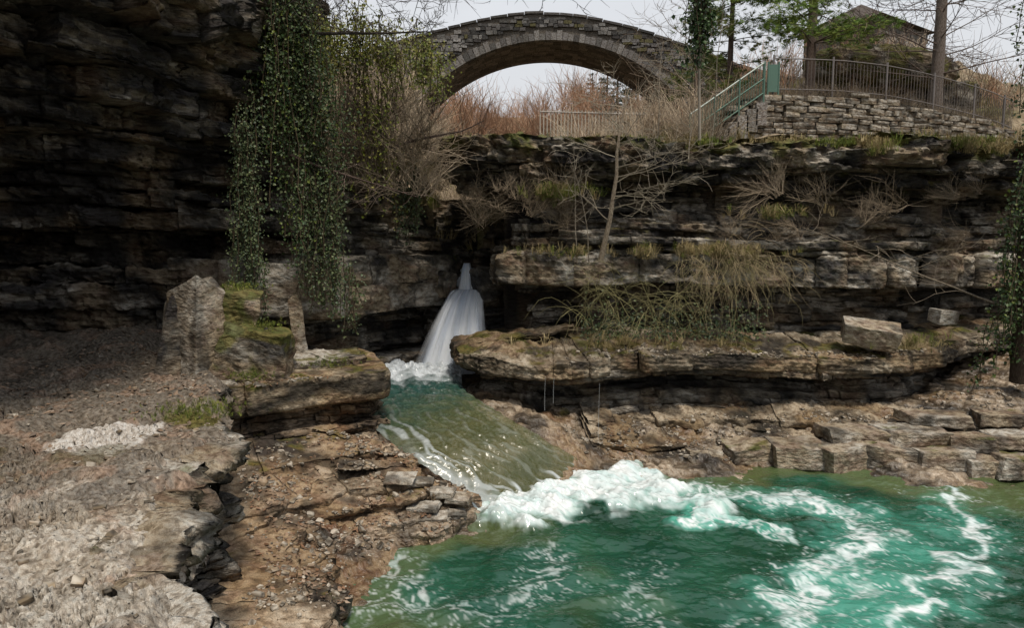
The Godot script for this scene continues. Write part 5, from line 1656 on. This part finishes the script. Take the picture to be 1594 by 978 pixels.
func build_trees() -> void:
	conifer("pine_tree", "green pine with a straight bare lower trunk behind the railing", Vector3(9.0, 7.5, -21.0), 11.0, 0.13, 2.5, 2.7, 221, [Color(0.15, 0.23, 0.045), Color(0.21, 0.26, 0.06), Color(0.1, 0.17, 0.04)], "", 0.75)
	conifer("pine_tree", "thinner ragged pine standing left of the straight pine", Vector3(7.2, 7.6, -23.0), 9.0, 0.09, 1.4, 2.4, 222, [Color(0.16, 0.19, 0.05), Color(0.2, 0.2, 0.06), Color(0.1, 0.14, 0.04)], "", 0.5)
	bare_tree("larch_tree", "bare larch with long spreading twigs at the right of the terrace", "tree", Vector3(12.35, 7.2, -20.2), Vector3(0, 1, 0), 11.0, 0.19, 2, 223, {"bark": Color(0.2, 0.17, 0.15), "col": Color(0.13, 0.1, 0.085), "limbs": 84, "low": 0.13, "limb": 3.2, "lift": 0.16, "taper": 0.35, "twig": 0.01, "tip": 0.2, "kids": 5, "wig": 0.07, "spread": 0.6, "lr": 0.14, "min": 0.009, "up": 0.1})
	bare_tree("bare_tree", "leafless tree with a thin trunk left of the pines", "tree", Vector3(5.6, 7.2, -22.0), Vector3(0.05, 1, 0), 6.5, 0.07, 2, 224, {"bark": Color(0.2, 0.16, 0.13), "col": Color(0.22, 0.17, 0.13), "limbs": 18, "low": 0.15, "limb": 2.2, "lift": 0.5, "taper": 0.5, "kids": 5, "wig": 0.14, "min": 0.006})
	# pale bare tree rooted on the block course
	bare_tree("bare_tree", "pale crooked bare tree growing from the middle of the cliff", "tree", Vector3(1.8, 3.65, -13.75), Vector3(0.42, 1, 0.05), 3.5, 0.06, 2, 225, {"bark": Color(0.26, 0.22, 0.17), "col": Color(0.3, 0.26, 0.2), "limbs": 16, "low": 0.22, "limb": 1.7, "lift": 0.35, "taper": 0.6, "twig": 0.16, "kids": 5, "wig": 0.16, "min": 0.005, "flat": 0.5})
	# thin whips beside it
	for q in [[1.35, 3.7, 14.0, 2.6], [1.6, 3.7, 14.05, 2.2], [4.35, 6.2, 15.0, 3.6], [3.2, 6.2, 15.3, 2.4], [3.75, 5.9, 14.6, 2.0]]:
		bare_tree("sapling", "thin pale leafless sapling rising from the cliff ledges", "sapling", Vector3(q[0], q[1] - 0.1, -q[2]), Vector3(0.06, 1, 0), q[3], 0.013, 1, 226 + int(q[0] * 10), {"bark": Color(0.36, 0.32, 0.26), "col": Color(0.33, 0.29, 0.23), "limbs": 9, "low": 0.3, "limb": 0.8, "lift": 0.6, "kids": 3, "wig": 0.12, "min": 0.004, "twig": 0.07}, "pale saplings on the cliff")
	# dark branches against the sky at top left
	bare_tree("overhanging_branch", "dark forked bare branch reaching in front of the sky left of the bridge", "branch", Vector3(-3.9, 8.75, -12.4), Vector3(1, -0.04, 0.05), 4.4, 0.06, 2, 231, {"bark": Color(0.07, 0.06, 0.055), "col": Color(0.09, 0.08, 0.075), "limbs": 26, "low": 0.1, "limb": 1.9, "lift": 0.0, "taper": 0.6, "twig": 0.08, "kids": 6, "wig": 0.13, "min": 0.006, "flat": 0.6})
	bare_tree("overhanging_branch", "long thin bare branch crossing below the forked one beside the ivy", "branch", Vector3(-4.3, 7.65, -12.4), Vector3(1, 0.12, 0.05), 2.9, 0.04, 2, 232, {"bark": Color(0.07, 0.06, 0.055), "col": Color(0.1, 0.085, 0.07), "limbs": 14, "low": 0.15, "limb": 1.3, "lift": 0.3, "taper": 0.6, "twig": 0.06, "kids": 5, "wig": 0.14, "min": 0.005, "flat": 0.5})
	bare_tree("overhanging_branch", "drooping bare branch reaching right below the creeper", "branch", Vector3(-2.6, 5.9, -14.0), Vector3(1, 0.35, 0.05), 2.2, 0.035, 1, 233, {"bark": Color(0.12, 0.09, 0.075), "col": Color(0.16, 0.12, 0.1), "limbs": 12, "low": 0.15, "limb": 1.0, "lift": 0.1, "taper": 0.6, "twig": 0.12, "kids": 5, "wig": 0.16, "min": 0.004, "flat": 0.6})
	bare_tree("overhanging_branch", "brown branch slanting down through the hanging ivy", "branch", Vector3(-4.0, 5.6, -12.2), Vector3(1, -0.42, 0.05), 2.4, 0.03, 1, 234, {"bark": Color(0.12, 0.09, 0.075), "col": Color(0.16, 0.12, 0.1), "limbs": 10, "low": 0.2, "limb": 0.9, "lift": -0.1, "taper": 0.6, "twig": 0.06, "kids": 4, "wig": 0.16, "min": 0.004, "flat": 0.6})
	# fallen branch across the right of the cliff
	bare_tree("fallen_branch", "long bare branch leaning across the right end of the cliff", "branch", Vector3(10.1, 2.7, -13.7), Vector3(-1, 0.36, 0.0), 4.6, 0.022, 1, 235, {"bark": Color(0.27, 0.23, 0.18), "col": Color(0.3, 0.25, 0.19), "limbs": 14, "low": 0.1, "limb": 1.3, "lift": 0.1, "taper": 0.7, "twig": 0.05, "kids": 4, "wig": 0.16, "min": 0.004, "flat": 0.4})

func shrub_mesh(sd: int, h: float, stems: int, lean: float, kids: int, col: Color, grav := 0.0) -> MB:
	var r := rnd(sd)
	var mb := MB.new()
	var tips := []
	for k in stems:
		var a := r.randf() * TAU
		var d := Vector3(cos(a) * lean, 1.0, sin(a) * lean)
		var c := col * r.randf_range(0.6, 1.35)
		grow(mb, Vector3(r.randfn(0, 0.12) * h, 0, r.randfn(0, 0.12) * h), d, h * r.randf_range(0.55, 1.05), 0.006 * h + 0.004, 1, r, {"col": c, "kids": kids, "wig": 0.13, "seg": 5, "spread": 0.6, "up": 0.45, "min": 0.004, "grav": grav}, tips)
	return mb

func place_shrubs(called: String, label: String, category: String, group: String, mats: Array, spots: Array, sd: int, tilt := 0.08) -> void:
	# spots: [x, y, distance, size]
	var r := rnd(sd)
	for s in spots:
		var o := put_mesh(mats[r.randi() % mats.size()], numbered(called), M.twig, self, Transform3D(Basis.from_euler(Vector3(r.randfn(0, tilt), r.randf() * TAU, r.randfn(0, tilt))).scaled(Vector3(s[3] * r.randf_range(0.7, 1.3), s[3], s[3])), Vector3(s[0], s[1], -s[2])))
		o.set_meta("label", label)
		o.set_meta("category", category)
		o.set_meta("group", group)

func build_shrubs() -> void:
	var r := rnd(251)
	var red := []
	var tan_ := []
	var greyb := []
	for k in 4:
		red.append(shrub_mesh(260 + k, 1.0, 26, 0.35, 5, Color(0.37, 0.225, 0.145)).mesh())
		tan_.append(shrub_mesh(270 + k, 1.0, 26, 0.45, 5, Color(0.46, 0.37, 0.27)).mesh())
		greyb.append(shrub_mesh(280 + k, 1.0, 22, 0.7, 6, Color(0.25, 0.2, 0.145)).mesh())
	var s := []
	# thicket seen under the arch
	for k in 90:
		var d := r.randf_range(40.0, 64.0)
		var x := r.randf_range(-9.0, 10.0) * d / 45.0
		s.append([x, land_h(x, d) - 0.1, d, r.randf_range(2.2, 4.2)])
	place_shrubs("bare_shrub", "reddish brown leafless shrub in the thicket seen through the bridge arch", "shrub", "thicket beyond the bridge", red, s, 1)
	s = []
	for k in 60:
		var d := r.randf_range(21.0, 33.0)
		var x := r.randf_range(-9.0, 8.5)
		if x > -2.5 and x < 2.0 and d < 26.0:
			x -= 3.0
		s.append([x, land_h(x, d) - 0.1, d, r.randf_range(1.2, 2.6)])
	place_shrubs("bare_shrub", "tan leafless shrub on the banks in front of the bridge", "shrub", "shrubs on the banks before the bridge", tan_, s, 2)
	s = []
	for k in 60:
		var d := r.randf_range(20.5, 38.0)
		var x := r.randf_range(5.0, 20.0)
		s.append([x, land_h(x, d) - 0.1, d, r.randf_range(1.2, 2.8)])
	place_shrubs("bare_shrub", "brown leafless shrub on the slope behind the terrace", "shrub", "shrubs behind the terrace", red + tan_ + greyb, s, 3)
	s = []
	for k in 40:
		var d := r.randf_range(36.0, 50.0)
		var x := r.randf_range(2.5, 13.0)
		s.append([x, land_h(x, d) - 0.1, d, r.randf_range(1.6, 3.0)])
	place_shrubs("bare_shrub", "grey brown leafless shrub on the mound under the right side of the arch", "shrub", "shrubs under the arch", tan_ + greyb, s, 10)
	# scrub at the foot of the left bank and over the left wall
	s = []
	for k in 24:
		var x := r.randf_range(-4.6, -1.9)
		var d := 15.2 + r.randf() * 3.0 + (x + 4.6) * 0.4
		s.append([x, 5.4 + r.randfn(0, 0.2) + (d - 15.2) * 0.15, d, r.randf_range(0.7, 1.7)])
	place_shrubs("bare_shrub", "tangled brown shrub above the left wall of the gorge", "shrub", "scrub above the left wall", tan_ + greyb, s, 4)
	s = []
	for k in 15:
		var x := r.randf_range(-3.5, -1.9)
		s.append([x, 5.0 + r.randf() * 1.6, 13.7 + r.randf() * 1.4, r.randf_range(0.8, 1.7)])
	place_shrubs("bramble", "loose tangle of thin brown twigs between the ivy and the bridge", "bramble", "twigs between the ivy and the bridge", greyb + tan_, s, 7, 0.5)
	# dead stems along the foot of the railing
	s = []
	for k in 44:
		var x := lerpf(4.3, 13.4, (k + r.randf()) / 44.0)
		s.append([x, curve_at(wall_top, x) - 0.12, 17.35 + maxf(0.0, x - 8.0) * 0.36 + r.randf() * 0.25, r.randf_range(0.3, 0.55)])
	place_shrubs("dead_weed", "dry grey brown weed along the top of the dry stone wall", "weed", "weeds on the terrace wall", greyb, s, 8)
	s = []
	for k in 6:
		s.append([r.randf_range(3.6, 5.0), r.randf_range(6.1, 6.4), r.randf_range(16.2, 16.7), r.randf_range(0.6, 1.3)])
	place_shrubs("bare_shrub", "thin leafless shrub in front of the steps and green railing", "shrub", "shrubs before the steps", tan_ + greyb, s, 9)
	# tangle on the nose of the cliff
	s = []
	for k in 14:
		s.append([r.randf_range(-1.4, 1.2), r.randf_range(4.3, 5.3), r.randf_range(14.1, 14.7), r.randf_range(0.4, 0.8)])
	place_shrubs("bramble", "tangle of thin grey twigs on the nose of the cliff", "bramble", "brambles on the cliff nose", greyb, s, 5, 0.7)
	s = []
	for k in 14:
		s.append([r.randf_range(4.5, 10.0), r.randf_range(3.8, 5.2), r.randf_range(14.2, 14.9), r.randf_range(0.4, 0.9)])
	place_shrubs("bramble", "small grey leafless twigs sprouting from the right part of the cliff", "bramble", "twigs on the right cliff", greyb, s, 6, 0.8)
	# straw shrub hanging over the block course
	var o := thing("dry_bush", "straw coloured bush drooping over the block course in mid cliff", "bush", Vector3(4.3, 3.6, -13.8))
	var mb := MB.new()
	var tips := []
	for k in 110:
		var x := r.randfn(0.0, 0.5)
		grow(mb, Vector3(x, r.randf_range(-0.1, 0.2), r.randf_range(-0.2, 0.15)), Vector3(r.randfn(0, 0.7), r.randfn(0.3, 0.5), 0.6), r.randf_range(0.3, 1.5) * (1.0 - 0.3 * absf(x)), 0.006, 1, r, {"col": Color(0.33, 0.25, 0.16).lerp(Color(0.22, 0.2, 0.1), r.randf()), "kids": 5, "wig": 0.22, "grav": -0.25, "seg": 6, "spread": 0.75, "up": -0.15, "min": 0.0035}, tips)
	put(mb, "stems", M.twig, o)
	o = thing("arching_bramble", "arching green stemmed bramble on the ledge under the block course", "bramble", Vector3(2.3, 2.2, -13.6))
	mb = MB.new()
	tips = []
	for k in 60:
		grow(mb, Vector3(r.randf_range(-0.9, 1.6), r.randf_range(-0.1, 0.5), r.randf_range(-0.2, 0.2)), Vector3(r.randfn(0, 0.7), 1.0, 0.3), r.randf_range(0.6, 1.5), 0.009, 1, r, {"col": Color(0.22, 0.2, 0.1), "kids": 4, "wig": 0.16, "grav": -0.2, "seg": 6, "spread": 0.5, "min": 0.004}, tips)
	put(mb, "stems", M.twig, o)
	var ts := []
	var cs := PackedColorArray()
	for k in 1500:
		var x := r.randf_range(-0.9, 2.8)
		ts.append(Transform3D(leaf_basis(r, r.randf_range(0.35, 0.7)), Vector3(x, absf(r.randfn(0, 0.35)) - 0.1, r.randfn(0, 0.22))))
		cs.append((PALE_IVY[r.randi() % 4] as Color) * r.randf_range(0.5, 1.2))
	scatter(leaf_mesh(0.1, 0.09), M.leaf, ts, cs, "leaves", o)
	# distant conifers
	for q in [[8.2, 60.0, 5.0], [9.4, 62.0, 5.5], [10.6, 61.0, 6.0], [11.6, 64.0, 5.5], [7.4, 64.0, 4.2], [12.6, 62.0, 5.0], [-5.5, 66.0, 4.5], [-7.0, 64.0, 4.5], [-8.6, 66, 5.0]]:
		conifer("far_pine", "small dark green pine on the hill seen beyond the bridge", Vector3(q[0], land_h(q[0], q[1]), -q[1]), q[2], 0.12, 0.6, 1.5, 290 + int(q[1] + q[0]), [Color(0.035, 0.055, 0.03), Color(0.05, 0.07, 0.035)], "pines beyond the bridge", 0.5)

func build_grass() -> void:
	var r := rnd(301)
	var o := setting("grass", "yellow green grass and moss tufts on the cliff ledges")
	stuff(o)
	var dry := [Color(0.3, 0.24, 0.12), Color(0.36, 0.29, 0.16), Color(0.26, 0.2, 0.1)]
	var grn := [Color(0.14, 0.17, 0.035), Color(0.19, 0.2, 0.05), Color(0.1, 0.13, 0.03)]
	var up := blade_tuft(311, 0.16, 9, 0.5, 0.006)
	var long := blade_tuft(312, 0.4, 12, 1.0, 0.006)
	var t1 := []
	var c1 := PackedColorArray()
	var t2 := []
	var c2 := PackedColorArray()
	# rim of the right cliff
	for k in 2600:
		var x := r.randf_range(-1.4, 11.0)
		var n := F3.get_noise_1d(x * 0.8)
		if n < r.randf_range(-0.5, 0.2):
			continue
		t1.append(Transform3D(Basis.from_euler(Vector3(r.randfn(0, 0.3), r.randf() * TAU, 0)).scaled(Vector3.ONE * r.randf_range(0.5, 1.2)), Vector3(x, 6.18 + r.randfn(0, 0.05), -14.75 - r.randf() * 0.9)))
		var c: Color = grn[r.randi() % 3] if N.get_noise_1d(x * 0.6 + 9.0) > -0.1 else dry[r.randi() % 3]
		c1.append(c * r.randf_range(0.7, 1.3))
	# tufts: [x, y, distance, spread x, count, dry share]
	for q in [[0.9, 5.0, 14.05, 0.7, 260, 0.4], [3.6, 3.8, 13.75, 1.6, 520, 0.85], [1.0, 3.8, 13.8, 0.8, 120, 0.7], [10.0, 6.0, 14.7, 0.5, 160, 0.9], [9.3, 6.1, 14.6, 0.5, 120, 0.2], [7.6, 5.9, 14.4, 0.4, 80, 0.6], [5.5, 4.6, 14.2, 1.0, 120, 0.6], [-2.6, 5.6, 15.0, 0.9, 320, 0.7], [-1.9, 4.9, 16.2, 0.4, 150, 0.3], [7.9, 2.0, 13.3, 0.7, 160, 0.7], [2.2, 2.0, 13.2, 1.5, 140, 0.8]]:
		for k in q[4]:
			var gx: float = q[0] + r.randfn(0, 0.5) * q[3]
			if N.get_noise_2d(gx * 1.7, q[1] as float) < r.randf_range(-0.5, 0.35):
				continue
			t2.append(Transform3D(Basis.from_euler(Vector3(r.randfn(0, 0.3), r.randf() * TAU, 0)).scaled(Vector3.ONE * r.randf_range(0.25, 0.8)), Vector3(gx, q[1] + r.randfn(0, 0.06), -q[2] + r.randfn(0, 0.12))))
			c2.append((dry[r.randi() % 3] if r.randf() < q[5] else grn[r.randi() % 3]) * r.randf_range(0.7, 1.3))
	# moss hair on the boulders, and weeds in the litter
	for q in [[-4.0, 2.72, 10.5, 0.4, 260], [-4.35, 3.32, 10.7, 0.32, 200], [-3.5, 2.16, 7.35, 0.5, 300], [-3.9, 2.05, 9.9, 0.35, 160], [-3.1, 2.0, 11.2, 0.5, 160]]:
		for k in q[4]:
			t1.append(Transform3D(Basis.from_euler(Vector3(r.randfn(0, 0.5), r.randf() * TAU, 0)).scaled(Vector3.ONE * r.randf_range(0.2, 0.45)), Vector3(q[0] + r.randfn(0, 0.5) * q[3], q[1] + r.randfn(0, 0.03), -q[2] + r.randfn(0, 0.4) * q[3])))
			c1.append((grn[r.randi() % 3] as Color) * r.randf_range(0.6, 1.2))
	# hill grass
	for k in 9000:
		var d := r.randf_range(16.5, 34.0)
		var x := r.randf_range(-10.0, 16.0)
		t2.append(Transform3D(Basis.from_euler(Vector3(r.randfn(0, 0.2), r.randf() * TAU, 0)).scaled(Vector3.ONE * r.randf_range(0.6, 1.4)), Vector3(x, land_h(x, d) - 0.02, -d)))
		c2.append(dry[r.randi() % 3] * r.randf_range(0.6, 1.2) if r.randf() < 0.8 else grn[r.randi() % 3])
	scatter(up, M.grass, t1, c1, "short_grass", o)
	scatter(long, M.grass, t2, c2, "long_grass", o)

func _ready() -> void:
	tick = Time.get_ticks_msec()
	# camera, sky, sun, exposure
	var cam := Camera3D.new()
	cam.name = "camera"
	cam.position = Vector3(0, 4.0, 0)
	cam.rotation_degrees = Vector3(-5.93, 0, 0)
	cam.fov = 50.0
	cam.near = 0.05
	cam.far = 2000.0
	cam.current = true
	add_child(cam)
	var env := Environment.new()
	var sky := Sky.new()
	var sm := ProceduralSkyMaterial.new()
	sm.sky_top_color = Color(0.62, 0.635, 0.66)
	sm.sky_horizon_color = Color(0.615, 0.618, 0.622)
	sm.sky_curve = 0.3
	sm.ground_bottom_color = Color(0.25, 0.24, 0.2)
	sm.ground_horizon_color = Color(0.5, 0.49, 0.46)
	sm.sun_angle_max = 1.0
	sm.sky_cover = noise_tex(71, 0.012, 5, FastNoiseLite.TYPE_SIMPLEX_SMOOTH, [[0.0, Color(0, 0, 0)], [0.45, Color(0.1, 0.1, 0.1)], [1.0, Color(0.55, 0.55, 0.56)]], 1024)
	sm.sky_cover_modulate = Color(1, 1, 1, 0.18)
	sky.sky_material = sm
	env.background_mode = Environment.BG_SKY
	env.sky = sky
	env.tonemap_mode = Environment.TONE_MAPPER_LINEAR
	env.tonemap_exposure = 2.15
	env.sdfgi_enabled = true
	env.ssao_enabled = true
	env.ssil_enabled = true
	var we := WorldEnvironment.new()
	we.name = "environment"
	we.environment = env
	add_child(we)
	var sun := DirectionalLight3D.new()
	sun.name = "sun"
	sun.light_energy = 0.5
	sun.light_color = Color(1.0, 0.96, 0.9)
	sun.light_angular_distance = 10.0
	sun.shadow_enabled = true
	add_child(sun)
	sun.look_at_from_position(Vector3(2.2, 12, 5.5), Vector3.ZERO)
	for q in [N, F3, CELL]:
		q.noise_type = FastNoiseLite.TYPE_SIMPLEX_SMOOTH
		q.frequency = 1.0
		q.fractal_type = FastNoiseLite.FRACTAL_NONE
	N.seed = 3
	CELL.seed = 5
	CELL.noise_type = FastNoiseLite.TYPE_CELLULAR
	CELL.cellular_return_type = FastNoiseLite.RETURN_CELL_VALUE
	CELL.cellular_jitter = 0.9
	F3.seed = 8
	F3.fractal_type = FastNoiseLite.FRACTAL_FBM
	F3.fractal_octaves = 4
	top_map.resize(380 * 280)
	top_map.fill(-9.0)
	materials()
	build_land()
	build_riverbed()
	build_cave()
	build_platform()
	build_left_ledge()
	build_left_wall()
	build_right_cliff()
	build_water()
	build_bridge()
	build_wall()
	build_far_things()
	build_rocks()
	stage("rocks")
	build_trees()
	build_ivy()
	build_shrubs()
	build_grass()
	stage("done")
